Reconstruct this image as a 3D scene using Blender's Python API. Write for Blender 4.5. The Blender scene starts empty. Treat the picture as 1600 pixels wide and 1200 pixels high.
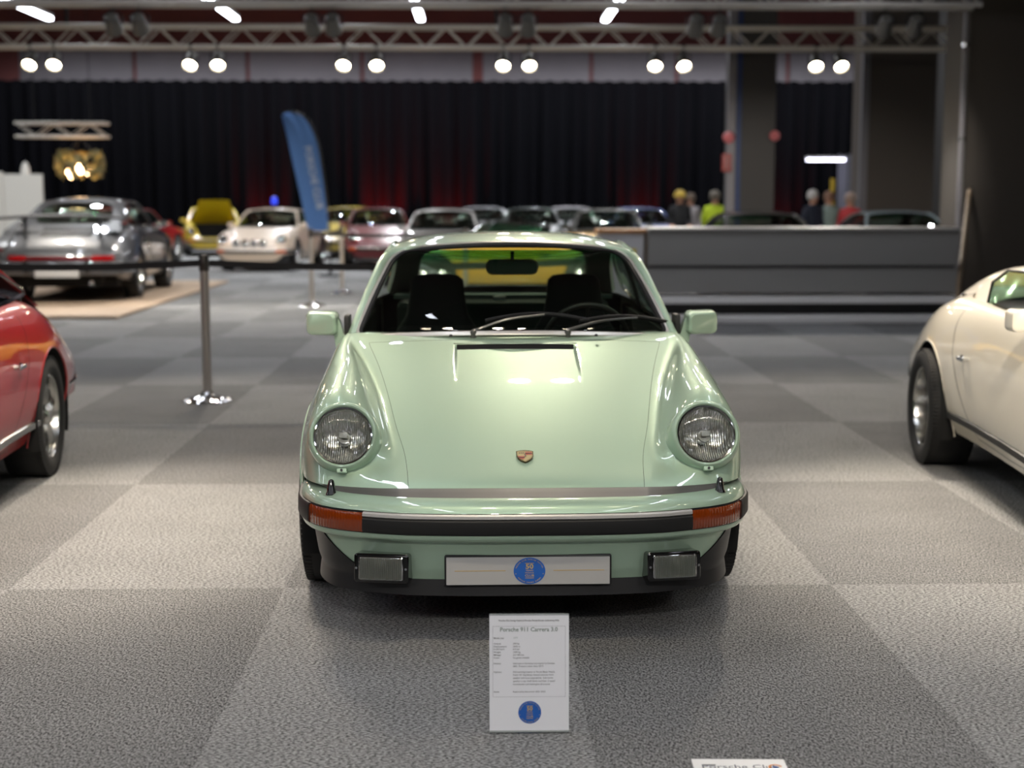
import bpy, math, random
import numpy as np
from mathutils import Vector, Matrix, Euler
random.seed(7)
RNG = np.random.RandomState(11)
scene = bpy.context.scene
COL = scene.collection
PI = math.pi

# ------------------------------------------------------------------ camera, world, exposure
cam_data = bpy.data.cameras.new('camera')
cam = bpy.data.objects.new('camera', cam_data)
COL.objects.link(cam)
scene.camera = cam
cam.location = (0.0, 0.0, 1.42)
cam.rotation_euler = (math.radians(90 - 7.35), 0.0, math.radians(-1.29))
cam_data.sensor_width = 36.0
cam_data.lens = 36.0 * 2218.0 / 1600.0
cam_data.clip_end = 200
cam_data.dof.use_dof = True
cam_data.dof.focus_distance = 4.5
cam_data.dof.aperture_fstop = 2.2
cam_data.dof.aperture_blades = 0

world = bpy.data.worlds.new('hall_air')
scene.world = world
world.use_nodes = True
world.node_tree.nodes['Background'].inputs[0].default_value = (0.5, 0.52, 0.55, 1)
world.node_tree.nodes['Background'].inputs[1].default_value = 0.02

vs_ = scene.view_settings
vs_.view_transform = 'Standard'
vs_.look = 'None'
vs_.gamma = 1.0
vs_.use_curve_mapping = False
vs_.exposure = 0.6
scene.cycles.use_denoising = True
scene.cycles.max_bounces = 8
scene.cycles.transparent_max_bounces = 16
scene.cycles.caustics_reflective = False
scene.cycles.caustics_refractive = False
scene.cycles.sample_clamp_indirect = 6.0

TRUSS_Y = (21.2, 16.6, 13.2, 9.0, 2.8, -1.8, -6.4)     # truss lines that carry the lamps, front to back
TRUSS_Z = 3.78
# the lamps themselves are built with their housings further down (spotlight(), led_tube())
SPOT_W = 240.0
TUBE_E = 15.0

# ------------------------------------------------------------------ materials
def lin(c):
    if isinstance(c, str):
        c = tuple(int(c[i:i + 2], 16) / 255 for i in (0, 2, 4))
    return tuple((x / 12.92 if x <= 0.04045 else ((x + 0.055) / 1.055) ** 2.4) for x in c) + (1.0,)

MATS = {}
def mat(name, color='808080', rough=0.5, metal=0.0, coat=0.0, coat_rough=0.03, spec=0.5, emit=None, estr=0.0, sheen=0.0,
        noise=None, bump=None, trans=0.0, alpha=1.0):
    if name in MATS: return MATS[name]
    m = bpy.data.materials.new(name); m.use_nodes = True
    nt = m.node_tree; b = nt.nodes['Principled BSDF']
    I = b.inputs
    I['Base Color'].default_value = lin(color)
    I['Roughness'].default_value = rough
    I['Metallic'].default_value = metal
    I['Coat Weight'].default_value = coat
    I['Coat Roughness'].default_value = coat_rough
    I['Specular IOR Level'].default_value = spec
    I['Sheen Weight'].default_value = sheen
    I['Transmission Weight'].default_value = trans
    if emit:
        I['Emission Color'].default_value = lin(emit); I['Emission Strength'].default_value = estr
    if noise:      # (scale, amount): slight mottling of the base colour
        tc = nt.nodes.new('ShaderNodeTexCoord'); n = nt.nodes.new('ShaderNodeTexNoise')
        n.inputs['Scale'].default_value = noise[0]; n.inputs['Detail'].default_value = 4
        nt.links.new(tc.outputs['Object'], n.inputs['Vector'])
        mx = nt.nodes.new('ShaderNodeMix'); mx.data_type = 'RGBA'
        c = lin(color); k = noise[1]
        mx.inputs[6].default_value = tuple(x * (1 - k) for x in c[:3]) + (1,)
        mx.inputs[7].default_value = tuple(min(1, x * (1 + k)) for x in c[:3]) + (1,)
        nt.links.new(n.outputs['Fac'], mx.inputs[0]); nt.links.new(mx.outputs[2], I['Base Color'])
    if bump:       # (scale, strength, distance)
        tc = nt.nodes.new('ShaderNodeTexCoord'); n = nt.nodes.new('ShaderNodeTexNoise')
        n.inputs['Scale'].default_value = bump[0]; n.inputs['Detail'].default_value = 3
        nt.links.new(tc.outputs['Object'], n.inputs['Vector'])
        bp = nt.nodes.new('ShaderNodeBump'); bp.inputs['Strength'].default_value = bump[1]; bp.inputs['Distance'].default_value = bump[2]
        nt.links.new(n.outputs['Fac'], bp.inputs['Height']); nt.links.new(bp.outputs[0], I['Normal'])
    MATS[name] = m
    return m

def paint(name, color, metal=0.0, rough=0.35, flake=True):
    if name in MATS: return MATS[name]
    m = mat(name, color, rough, metal, coat=1.0, coat_rough=0.015)
    if metal > 0 and flake:      # metallic flake: tiny normal scatter below the clear coat
        nt = m.node_tree; b = nt.nodes['Principled BSDF']
        tc = nt.nodes.new('ShaderNodeTexCoord'); v = nt.nodes.new('ShaderNodeTexNoise')
        v.inputs['Scale'].default_value = 900; v.inputs['Detail'].default_value = 1
        nt.links.new(tc.outputs['Object'], v.inputs['Vector'])
        bp = nt.nodes.new('ShaderNodeBump'); bp.inputs['Strength'].default_value = 0.06; bp.inputs['Distance'].default_value = 0.001
        nt.links.new(v.outputs['Fac'], bp.inputs['Height']); nt.links.new(bp.outputs[0], b.inputs['Normal'])
    return m

def glass(name, tint='e8efe8', refl=1.0, rough=0.0, ribs=None, band=None):
    """thin pane: tinted transparency under a fresnel reflection"""
    if name in MATS: return MATS[name]
    m = bpy.data.materials.new(name); m.use_nodes = True
    nt = m.node_tree; nt.nodes.clear()
    out = nt.nodes.new('ShaderNodeOutputMaterial'); mx = nt.nodes.new('ShaderNodeMixShader')
    tr = nt.nodes.new('ShaderNodeBsdfTransparent'); gl = nt.nodes.new('ShaderNodeBsdfGlossy')
    fr = nt.nodes.new('ShaderNodeFresnel')
    ge = nt.nodes.new('ShaderNodeNewGeometry'); im = nt.nodes.new('ShaderNodeMix'); im.data_type = 'FLOAT'      # thin sheet: same fresnel from both faces
    im.inputs[2].default_value = 1.52; im.inputs[3].default_value = 1 / 1.52; nt.links.new(ge.outputs['Backfacing'], im.inputs[0]); nt.links.new(im.outputs[0], fr.inputs['IOR'])
    tr.inputs[0].default_value = lin(tint); gl.inputs[0].default_value = (refl, refl, refl, 1); gl.inputs['Roughness'].default_value = rough
    nt.links.new(fr.outputs[0], mx.inputs[0]); nt.links.new(tr.outputs[0], mx.inputs[1]); nt.links.new(gl.outputs[0], mx.inputs[2])
    nt.links.new(mx.outputs[0], out.inputs[0])
    if band:      # sun band: the tint deepens towards the top edge
        tc = nt.nodes.new('ShaderNodeTexCoord'); sp = nt.nodes.new('ShaderNodeSeparateXYZ'); nt.links.new(tc.outputs['Object'], sp.inputs[0])
        mr = nt.nodes.new('ShaderNodeMapRange'); mr.inputs[1].default_value = band[0]; mr.inputs[2].default_value = band[1]; nt.links.new(sp.outputs[2], mr.inputs[0])
        bm = nt.nodes.new('ShaderNodeMix'); bm.data_type = 'RGBA'; bm.inputs[6].default_value = lin(tint); bm.inputs[7].default_value = lin(band[2])
        nt.links.new(mr.outputs[0], bm.inputs[0]); nt.links.new(bm.outputs[2], tr.inputs[0])
    if ribs:
        tc = nt.nodes.new('ShaderNodeTexCoord'); w = nt.nodes.new('ShaderNodeTexWave'); w.wave_type = 'BANDS'; w.bands_direction = 'X'
        w.inputs['Scale'].default_value = ribs[0]; w.inputs['Distortion'].default_value = ribs[2]
        nt.links.new(tc.outputs['Object'], w.inputs['Vector'])
        bp = nt.nodes.new('ShaderNodeBump'); bp.inputs['Strength'].default_value = ribs[1]; bp.inputs['Distance'].default_value = 0.002
        nt.links.new(w.outputs['Fac'], bp.inputs['Height']); nt.links.new(bp.outputs[0], gl.inputs['Normal']); nt.links.new(bp.outputs[0], fr.inputs['Normal'])
    MATS[name] = m
    return m

def ribbed(name, color, rough, metal, scale, strength, axis='X', coat=0.0):
    if name in MATS: return MATS[name]
    m = mat(name, color, rough, metal, coat=coat)
    nt = m.node_tree; b = nt.nodes['Principled BSDF']
    tc = nt.nodes.new('ShaderNodeTexCoord'); w = nt.nodes.new('ShaderNodeTexWave'); w.wave_type = 'BANDS'; w.bands_direction = axis
    w.inputs['Scale'].default_value = scale
    nt.links.new(tc.outputs['Object'], w.inputs['Vector'])
    bp = nt.nodes.new('ShaderNodeBump'); bp.inputs['Strength'].default_value = strength; bp.inputs['Distance'].default_value = 0.002
    nt.links.new(w.outputs['Fac'], bp.inputs['Height']); nt.links.new(bp.outputs[0], b.inputs['Normal'])
    return m

def emitter(name, color, strength):
    if name in MATS: return MATS[name]
    return mat(name, '101010', 0.5, emit=color, estr=strength)

# ------------------------------------------------------------------ mesh collector
class MB:
    def __init__(s): s.v = []; s.f = []; s.n = 0; s.mi = []
    def add(s, V, Fc, mi=0):
        V = np.asarray(V, float).reshape(-1, 3)
        s.v.append(V)
        for f in Fc: s.f.append(tuple(int(i) + s.n for i in f)); s.mi.append(mi)
        s.n += len(V); return s
    def box(s, c, size, rot=None, taper=1.0, mi=0):
        hx, hy, hz = (k / 2 for k in size)
        V = np.array([[sx * hx * (taper if sz > 0 else 1), sy * hy * (taper if sz > 0 else 1), sz * hz] for sz in (-1, 1) for sy in (-1, 1) for sx in (-1, 1)])
        if rot is not None: V = V @ np.array(Euler(rot).to_matrix()).T
        V = V + np.array(c)
        return s.add(V, [(0, 2, 3, 1), (4, 5, 7, 6), (0, 1, 5, 4), (2, 6, 7, 3), (0, 4, 6, 2), (1, 3, 7, 5)], mi)
    def rbox(s, c, size, r=0.01, rot=None, seg=3, axis=2, mi=0):
        """box with rounded corners in the plane normal to axis and a small chamfer on the faces"""
        dims = list(size); a, b = [i for i in range(3) if i != axis]
        ha, hb, hc = dims[a] / 2, dims[b] / 2, dims[axis] / 2
        r = min(r, ha * .99, hb * .99); pts = []
        for cx, cy, a0 in ((ha - r, hb - r, 0), (-ha + r, hb - r, 90), (-ha + r, -hb + r, 180), (ha - r, -hb + r, 270)):
            for k in range(seg + 1):
                t = math.radians(a0 + 90 * k / seg); pts.append((cx + r * math.cos(t), cy + r * math.sin(t)))
        ch = min(r * .35, hc * .5); rings = []
        for z, k in ((-hc, ch), (-hc + ch, 0), (hc - ch, 0), (hc, ch)):
            fa, fb = (ha - k) / ha, (hb - k) / hb
            R = np.zeros((len(pts), 3))
            for i, p in enumerate(pts): R[i, a] = p[0] * fa; R[i, b] = p[1] * fb; R[i, axis] = z
            rings.append(R)
        V = np.concatenate(rings)
        if rot is not None: V = V @ np.array(Euler(rot).to_matrix()).T
        V = V + np.array(c); n = len(pts); F = []
        for k in range(3):
            for i in range(n):
                j = (i + 1) % n; F.append((k * n + i, k * n + j, (k + 1) * n + j, (k + 1) * n + i))
        F.append(tuple(range(n))[::-1]); F.append(tuple(range(3 * n, 4 * n)))
        return s.add(V, F, mi)
    def tube(s, path, r, seg=8, closed=False, caps=True, mi=0):
        P = np.asarray(path, float); n = len(P)
        rr = np.full(n, r) if np.isscalar(r) else np.asarray(r, float)
        if closed: T = np.roll(P, -1, 0) - np.roll(P, 1, 0)
        else: T = np.gradient(P, axis=0)
        T /= np.linalg.norm(T, axis=1)[:, None] + 1e-12
        ref = np.array([0, 0, 1.0]) if abs(T[0][2]) < .9 else np.array([1.0, 0, 0])
        N = np.cross(T[0], ref); N /= np.linalg.norm(N); V = []
        for i in range(n):
            N = N - T[i] * (N @ T[i]); N /= np.linalg.norm(N) + 1e-12; B = np.cross(T[i], N)
            for k in range(seg):
                a = 2 * PI * k / seg; V.append(P[i] + rr[i] * (math.cos(a) * N + math.sin(a) * B))
        F = []; m = n if closed else n - 1
        for i in range(m):
            for k in range(seg):
                a, b = i * seg, ((i + 1) % n) * seg; F.append((a + k, b + k, b + (k + 1) % seg, a + (k + 1) % seg))
        if caps and not closed:
            F.append(tuple(range(seg))); F.append(tuple(range((n - 1) * seg, n * seg))[::-1])
        return s.add(V, F, mi)
    def lathe(s, prof, o=(0, 0, 0), axis=(0, 0, 1), seg=32, ref=None, mi=0):
        """prof: (r, h) pairs, h along axis"""
        ax = np.array(axis, float); ax /= np.linalg.norm(ax)
        ref = np.array([0, 0, 1.0]) if abs(ax[2]) < .9 else np.array([1.0, 0, 0])
        X = np.cross(ref, ax); X /= np.linalg.norm(X); Y = np.cross(ax, X); o = np.array(o, float); V = []
        for r, h in prof:
            for k in range(seg):
                a = 2 * PI * k / seg; V.append(o + ax * h + r * (math.cos(a) * X + math.sin(a) * Y))
        F = []
        for i in range(len(prof) - 1):
            for k in range(seg):
                a, b = i * seg, (i + 1) * seg; F.append((a + k, a + (k + 1) % seg, b + (k + 1) % seg, b + k))
        if prof[0][0] > 1e-6: pass
        return s.add(V, F, mi)
    def disc(s, o, axis, r, seg=24, mi=0, h=0.0):
        return s.lathe([(r, h), (r * .5, h), (1e-4, h)], o, axis, seg, mi=mi)
    def sweep(s, path, prof, up, closed=False, caps=True, mi=0):
        """prof: (a, b) offsets: a sideways (t x n), b along n; up: one normal or one per point"""
        P = np.asarray(path, float); n = len(P); up = np.asarray(up, float)
        if up.ndim == 1: up = np.tile(up, (n, 1))
        T = (np.roll(P, -1, 0) - np.roll(P, 1, 0)) if closed else np.gradient(P, axis=0)
        T /= np.linalg.norm(T, axis=1)[:, None] + 1e-12
        Nn = up - T * (up * T).sum(1)[:, None]; Nn /= np.linalg.norm(Nn, axis=1)[:, None] + 1e-12
        S = np.cross(T, Nn); pr = np.asarray(prof, float); m = len(pr)
        V = (P[:, None, :] + S[:, None, :] * pr[None, :, 0, None] + Nn[:, None, :] * pr[None, :, 1, None]).reshape(-1, 3)
        F = []
        for i in range(n if closed else n - 1):
            for k in range(m):
                a, b = i * m, ((i + 1) % n) * m; F.append((a + k, a + (k + 1) % m, b + (k + 1) % m, b + k))
        if caps and not closed: F.append(tuple(range(m))[::-1]); F.append(tuple(range((n - 1) * m, n * m)))
        return s.add(V, F, mi)
    def prism(s, poly, d, thick, o=(0, 0, 0), X=(1, 0, 0), Y=(0, 0, 1), mi=0):
        """flat outline extruded along X x Y from d to d+thick"""
        X = np.array(X, float); Y = np.array(Y, float); Z = np.cross(X, Y); o = np.array(o, float); n = len(poly)
        A = [o + X * p[0] + Y * p[1] + Z * d for p in poly]; B = [a + Z * thick for a in A]
        F = [tuple(range(n))[::-1], tuple(range(n, 2 * n))] + [(i, (i + 1) % n, n + (i + 1) % n, n + i) for i in range(n)]
        return s.add(A + B, F, mi)
    def mirror(s):
        n = s.n; V = np.concatenate(s.v); W = V * np.array([-1, 1, 1]); F = [tuple(reversed(f)) for f in s.f]; m = list(s.mi)
        s.v.append(W); s.f += [tuple(i + n for i in f) for f in F]; s.mi += m; s.n *= 2; return s
    def xf(s, M):
        V = np.concatenate(s.v) if s.v else np.zeros((0, 3)); M = np.array(M)
        s.v = [V @ M[:3, :3].T + M[:3, 3]]; return s
    def join(s, o):
        for v in o.v: s.v.append(v)
        s.f += [tuple(i + s.n for i in f) for f in o.f]; s.mi += o.mi; s.n += o.n; return s
    def mesh(s, name, smooth=True, angle=38, merge=True):
        me = bpy.data.meshes.new(name)
        V = np.concatenate(s.v) if s.v else np.zeros((0, 3))
        F = s.f; mi = s.mi
        if merge and len(V):
            key = np.round(V / 2e-5).astype(np.int64)
            _, idx, inv = np.unique(key, axis=0, return_index=True, return_inverse=True)
            inv = np.asarray(inv).ravel()
            NF = []; NM = []
            for f, m_ in zip(F, mi):
                g = []
                for i in f:
                    j = int(inv[i])
                    if not g or g[-1] != j: g.append(j)
                while len(g) > 1 and g[0] == g[-1]: g.pop()
                if len(g) > 2 and len(set(g)) == len(g): NF.append(g); NM.append(m_)
            V = V[idx]; F = NF; mi = NM
        me.from_pydata(V.tolist(), [], F)
        if any(mi): me.polygons.foreach_set('material_index', mi)
        me.validate()
        if smooth:
            me.polygons.foreach_set('use_smooth', [True] * len(me.polygons))
            if angle < 180:
                me.set_sharp_from_angle(angle=math.radians(angle))
        me.update()
        return me

def link(o, parent=None):
    COL.objects.link(o)
    if parent is not None: o.parent = parent
    return o
def part(name, mb, m, parent=None, smooth=True, angle=38, label=None, kind=None):
    me = mb if isinstance(mb, bpy.types.Mesh) else mb.mesh(name, smooth, angle)
    for x in (m if isinstance(m, (list, tuple)) else [m]): me.materials.append(x)
    o = bpy.data.objects.new(name, me); link(o, parent)
    if label: o['label'] = label
    if kind: o['kind'] = kind
    return o
def thing(name, label, cat, loc=(0, 0, 0), rz=0.0, group=None):
    o = bpy.data.objects.new(name, None); o.empty_display_size = 0.1; link(o)
    o.location = loc; o.rotation_euler = (0, 0, rz); o['label'] = label; o['category'] = cat
    if group: o['group'] = group
    return o
def solo(name, mb, m, label, cat, loc=(0, 0, 0), rz=0.0, group=None, kind=None, **k):
    o = part(name, mb, m, None, **k); o.location = loc; o.rotation_euler = (0, 0, rz); o['label'] = label; o['category'] = cat
    if group: o['group'] = group
    if kind: o['kind'] = kind
    return o
def struct(name, mb, m, **k):
    o = part(name, mb, m, None, **k); o['kind'] = 'structure'; return o
KIDS = {}
def copy_tree(root, loc, rz, label=None, parent=None):
    """a thing, its parts and their sub-parts"""
    c = root.copy(); COL.objects.link(c)
    if parent is None:
        c.location = loc; c.rotation_euler = (0, 0, rz)
        if label: c['label'] = label
    else: c.parent = parent
    for ch in list(root.children): copy_tree(ch, None, None, None, c)
    return c

# ------------------------------------------------------------------ cubic B-spline surfaces
def _basis(t, n):
    """rows of weights on n control points padded by one at each end (n+2)"""
    t = np.clip(np.asarray(t, float), 0, n - 1); i = np.minimum(np.floor(t).astype(int), n - 2); f = t - i
    B = np.zeros((len(t), n + 2)); r = np.arange(len(t))
    B[r, i] = (1 - f) ** 3 / 6; B[r, i + 1] = (3 * f ** 3 - 6 * f ** 2 + 4) / 6
    B[r, i + 2] = (-3 * f ** 3 + 3 * f ** 2 + 3 * f + 1) / 6; B[r, i + 3] = f ** 3 / 6
    return B
class Surf:
    """net[r][c] control points; v runs over rows, u over columns; mirror0: first column lies on x = 0"""
    def __init__(s, net, mirror0=False, interp=False):
        N = np.array(net, float)
        R, C, _ = N.shape
        left = N[:, 1:2] * [-1, 1, 1] if mirror0 else 2 * N[:, 0:1] - N[:, 1:2]
        N = np.concatenate([left, N, 2 * N[:, -1:] - N[:, -2:-1]], 1)
        N = np.concatenate([2 * N[0:1] - N[1:2], N, 2 * N[-1:] - N[-2:-1]], 0)
        s.N = N; s.R = R; s.C = C
    def grid(s, us, vs):
        Bu = _basis(us, s.C); Bv = _basis(vs, s.R)
        return np.einsum('vr,rck,uc->vuk', Bv, s.N, Bu)
    def at(s, u, v):
        u = np.atleast_1d(u); v = np.atleast_1d(v)
        Bu = _basis(u, s.C); Bv = _basis(v, s.R)
        return np.einsum('pr,rck,pc->pk', Bv, s.N, Bu)
    def normal(s, u, v, e=1e-3):
        a = s.at(u + e, v) - s.at(u - e, v); b = s.at(u, v + e) - s.at(u, v - e)
        n = np.cross(a, b); return n / (np.linalg.norm(n, axis=1)[:, None] + 1e-12)
class FSurf:
    """surface from a function f(u, v) -> (..., 3)"""
    def __init__(s, f): s.f = f
    def grid(s, us, vs):
        U, V = np.meshgrid(us, vs); return s.f(U, V)
    def at(s, u, v): return s.f(np.atleast_1d(u), np.atleast_1d(v))
    def normal(s, u, v, e=1e-3):
        a = s.at(u + e, v) - s.at(u - e, v); b = s.at(u, v + e) - s.at(u, v - e)
        n = np.cross(a, b); return n / (np.linalg.norm(n, axis=1)[:, None] + 1e-12)
def surf_mesh(S, us, vs, cut=None, offset=0.0):
    """mesh of the surface; cut(P, u, v) < 0 is cut away along a smooth edge"""
    us = np.asarray(us, float); vs = np.asarray(vs, float)
    U, V = np.meshgrid(us, vs); P = S.grid(us, vs); nv, nu = U.shape
    keep = np.ones((nv - 1, nu - 1), bool)
    if cut is not None:
        uf, vf = U.ravel().copy(), V.ravel().copy(); Pf = P.reshape(-1, 3)
        G = cut(Pf, uf, vf).reshape(nv, nu); neg = G < 0
        keep = ~(neg[:-1, :-1] & neg[1:, :-1] & neg[:-1, 1:] & neg[1:, 1:])
        touch = np.zeros((nv, nu), bool)
        for a in (0, 1):
            for b in (0, 1): touch[a:nv - 1 + a, b:nu - 1 + b] |= keep
        mv = (neg & touch).ravel(); idx = np.where(mv)[0]
        if len(idx):
            u, v = uf[idx], vf[idx]; du_m = (us[1] - us[0]) if len(us) > 1 else .1; dv_m = (vs[1] - vs[0])
            e = 1e-4
            for _ in range(6):
                p = S.at(u, v); g = cut(p, u, v)
                gu = (cut(S.at(u + e, v), u + e, v) - g) / e; gv = (cut(S.at(u, v + e), u, v + e) - g) / e
                q = gu ** 2 + gv ** 2 + 1e-9
                u = np.clip(u - np.clip(g * gu / q, -du_m, du_m), us[0], us[-1]); v = np.clip(v - np.clip(g * gv / q, -dv_m, dv_m), vs[0], vs[-1])
            Pf = Pf.copy(); Pf[idx] = S.at(u, v); uf[idx] = u; vf[idx] = v; P = Pf.reshape(nv, nu, 3)
        U, V = uf.reshape(nv, nu), vf.reshape(nv, nu)
    if offset:
        n = S.normal(U.ravel(), V.ravel()).reshape(nv, nu, 3); P = P + n * offset
    used = np.zeros((nv, nu), bool)
    for a in (0, 1):
        for b in (0, 1): used[a:nv - 1 + a, b:nu - 1 + b] |= keep
    ids = -np.ones((nv, nu), int); ids[used] = np.arange(used.sum())
    F = []
    for i, j in zip(*np.where(keep)):
        F.append((ids[i, j], ids[i, j + 1], ids[i + 1, j + 1], ids[i + 1, j]))
    mb = MB(); mb.add(P[used], F); return mb
def lsp(a, b, n): return np.linspace(a, b, n)
def spline(pts, n, closed=False):
    """smooth curve through the points (Catmull-Rom)"""
    P = np.asarray(pts, float); m = len(P)
    if closed: Q = np.concatenate([P[-1:], P, P[:2]]); seg = m
    else: Q = np.concatenate([2 * P[:1] - P[1:2], P, 2 * P[-1:] - P[-2:-1]]); seg = m - 1
    t = np.linspace(0, seg, n, endpoint=not closed); i = np.minimum(t.astype(int), seg - 1); f = (t - i)[:, None]
    p0, p1, p2, p3 = Q[i], Q[i + 1], Q[i + 2], Q[i + 3]
    return .5 * (2 * p1 + (p2 - p0) * f + (2 * p0 - 5 * p1 + 4 * p2 - p3) * f ** 2 + (3 * p1 - p0 - 3 * p2 + p3) * f ** 3)
def rrect(n, rx, ry, u0=-1, u1=1, v0=0, v1=1, rs=None):
    """closed rounded-rectangle outline in (u, v)"""
    out = []; q = n // 4
    cs = ((u1, v1, 0), (u0, v1, 90), (u0, v0, 180), (u1, v0, 270))
    for k, (cu, cv, a0) in enumerate(cs):
        f = 1.0 if rs is None else rs[k]
        x, y = rx * f, ry * f
        for i in range(q):
            t = math.radians(a0 + 90 * i / (q - 1))
            out.append((cu - math.copysign(x, cu - (u0 + u1) / 2) + x * math.cos(t), cv - math.copysign(y, cv - (v0 + v1) / 2) + y * math.sin(t)))
    return np.array(out)
def resample(P, n, closed=False):
    P = np.asarray(P, float)
    if closed: P = np.concatenate([P, P[:1]])
    d = np.r_[0, np.cumsum(np.linalg.norm(np.diff(P, axis=0), axis=1))]
    t = np.linspace(0, d[-1], n, endpoint=not closed)
    return np.stack([np.interp(t, d, P[:, k]) for k in range(P.shape[1])], 1)
def patch(S, outline, rings=10, offset=0.0):
    """surface piece inside a closed (u, v) outline"""
    c = outline.mean(0); n = len(outline); V = []; F = []
    ts = np.linspace(1, 0.0, rings + 1)[:-1]
    for t in ts:
        q = c + (outline - c) * t; p = S.at(q[:, 0], q[:, 1])
        if offset: p = p + S.normal(q[:, 0], q[:, 1]) * offset
        V.append(p)
    pc = S.at(c[0], c[1]);
    if offset: pc = pc + S.normal(c[0], c[1]) * offset
    V.append(pc); V = np.concatenate(V)
    for k in range(rings - 1):
        for i in range(n):
            j = (i + 1) % n; F.append((k * n + i, k * n + j, (k + 1) * n + j, (k + 1) * n + i))
    k = rings - 1
    for i in range(n): F.append((k * n + i, k * n + (i + 1) % n, rings * n))
    mb = MB(); mb.add(V, F); return mb
def ribbon(S, uv, w, offset=0.0008, n=60):
    q = resample(np.array(uv, float), n); p = S.at(q[:, 0], q[:, 1]); nn = S.normal(q[:, 0], q[:, 1])
    T = np.gradient(p, axis=0); T /= np.linalg.norm(T, axis=1)[:, None] + 1e-12; s = np.cross(T, nn) * w / 2
    V = np.concatenate([p + s + nn * offset, p - s + nn * offset]); m = len(p)
    mb = MB(); mb.add(V, [(i, i + 1, m + i + 1, m + i) for i in range(m - 1)]); return mb

_TXT = {}
def text_geo(s, size=0.1, align='CENTER', bold=0.0):
    key = (s, align, bold)
    if key not in _TXT:
        cu = bpy.data.curves.new('t', 'FONT'); cu.body = s; cu.size = 1.0; cu.align_x = align; cu.resolution_u = 2; cu.offset = bold
        ob = bpy.data.objects.new('t', cu); COL.objects.link(ob)
        dg = bpy.context.evaluated_depsgraph_get(); me = bpy.data.meshes.new_from_object(ob.evaluated_get(dg))
        V = np.zeros(len(me.vertices) * 3); me.vertices.foreach_get('co', V)
        _TXT[key] = (V.reshape(-1, 3).copy(), [tuple(p.vertices) for p in me.polygons])
        COL.objects.unlink(ob); bpy.data.objects.remove(ob); bpy.data.curves.remove(cu); bpy.data.meshes.remove(me)
    V, F = _TXT[key]
    return V * size, F
def add_text(mb, s, size, o, X=(1, 0, 0), Y=(0, 0, 1), align='CENTER', bold=0.0, sx=1.0):
    V, F = text_geo(s, size, align, bold)
    X = np.array(X, float); Y = np.array(Y, float)
    if len(V): mb.add(np.array(o) + V[:, 0:1] * sx * X + V[:, 1:2] * Y, F)
def ring_text(mb, s, r, size, a_mid, o, X, Y, top=True, step=None, sy=1.0):
    X = np.array(X, float); Y = np.array(Y, float); o = np.array(o, float)
    step = step or size * .78 / r; n = len(s)
    for i, ch in enumerate(s):
        if ch == ' ': continue
        k = (i - (n - 1) / 2) * step
        a = a_mid - k if top else a_mid + k
        c, sn = math.cos(a), math.sin(a); p = o + X * r * c + Y * r * sn * sy
        ux, uy = (sn, -c) if top else (-sn, c); vx, vy = (c, sn) if top else (-c, -sn)
        V, F = text_geo(ch, size, 'CENTER', 0.01)
        if len(V): mb.add(p + V[:, 0:1] * (X * ux + Y * uy * sy) + (V[:, 1:2] - (0 if top else 0)) * (X * vx + Y * vy * sy), F)
# ================================================================== the rear-engined coupe family
# car space: x to the right as seen from the nose, y backwards from the bumper tip, z up
FA, RA, TR = 0.93, 3.20, 0.312
M_RUB = lambda: mat('black_rubber', '131313', 0.55)
M_BLK = lambda: mat('satin_black_plastic', '18181a', 0.42)
M_TYRE = lambda: mat('tyre_rubber', '151515', 0.7)
M_CHR = lambda: mat('chrome', 'dddddd', 0.08, 1.0)
M_TRIM = lambda: mat('bright_trim', 'd2d0cc', 0.32, .55)
M_ALU = lambda: mat('polished_aluminium', 'c9c9c6', 0.2, 1.0)
M_INT = lambda: mat('black_interior_cloth', '17171a', 0.85, sheen=0.0)

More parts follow.
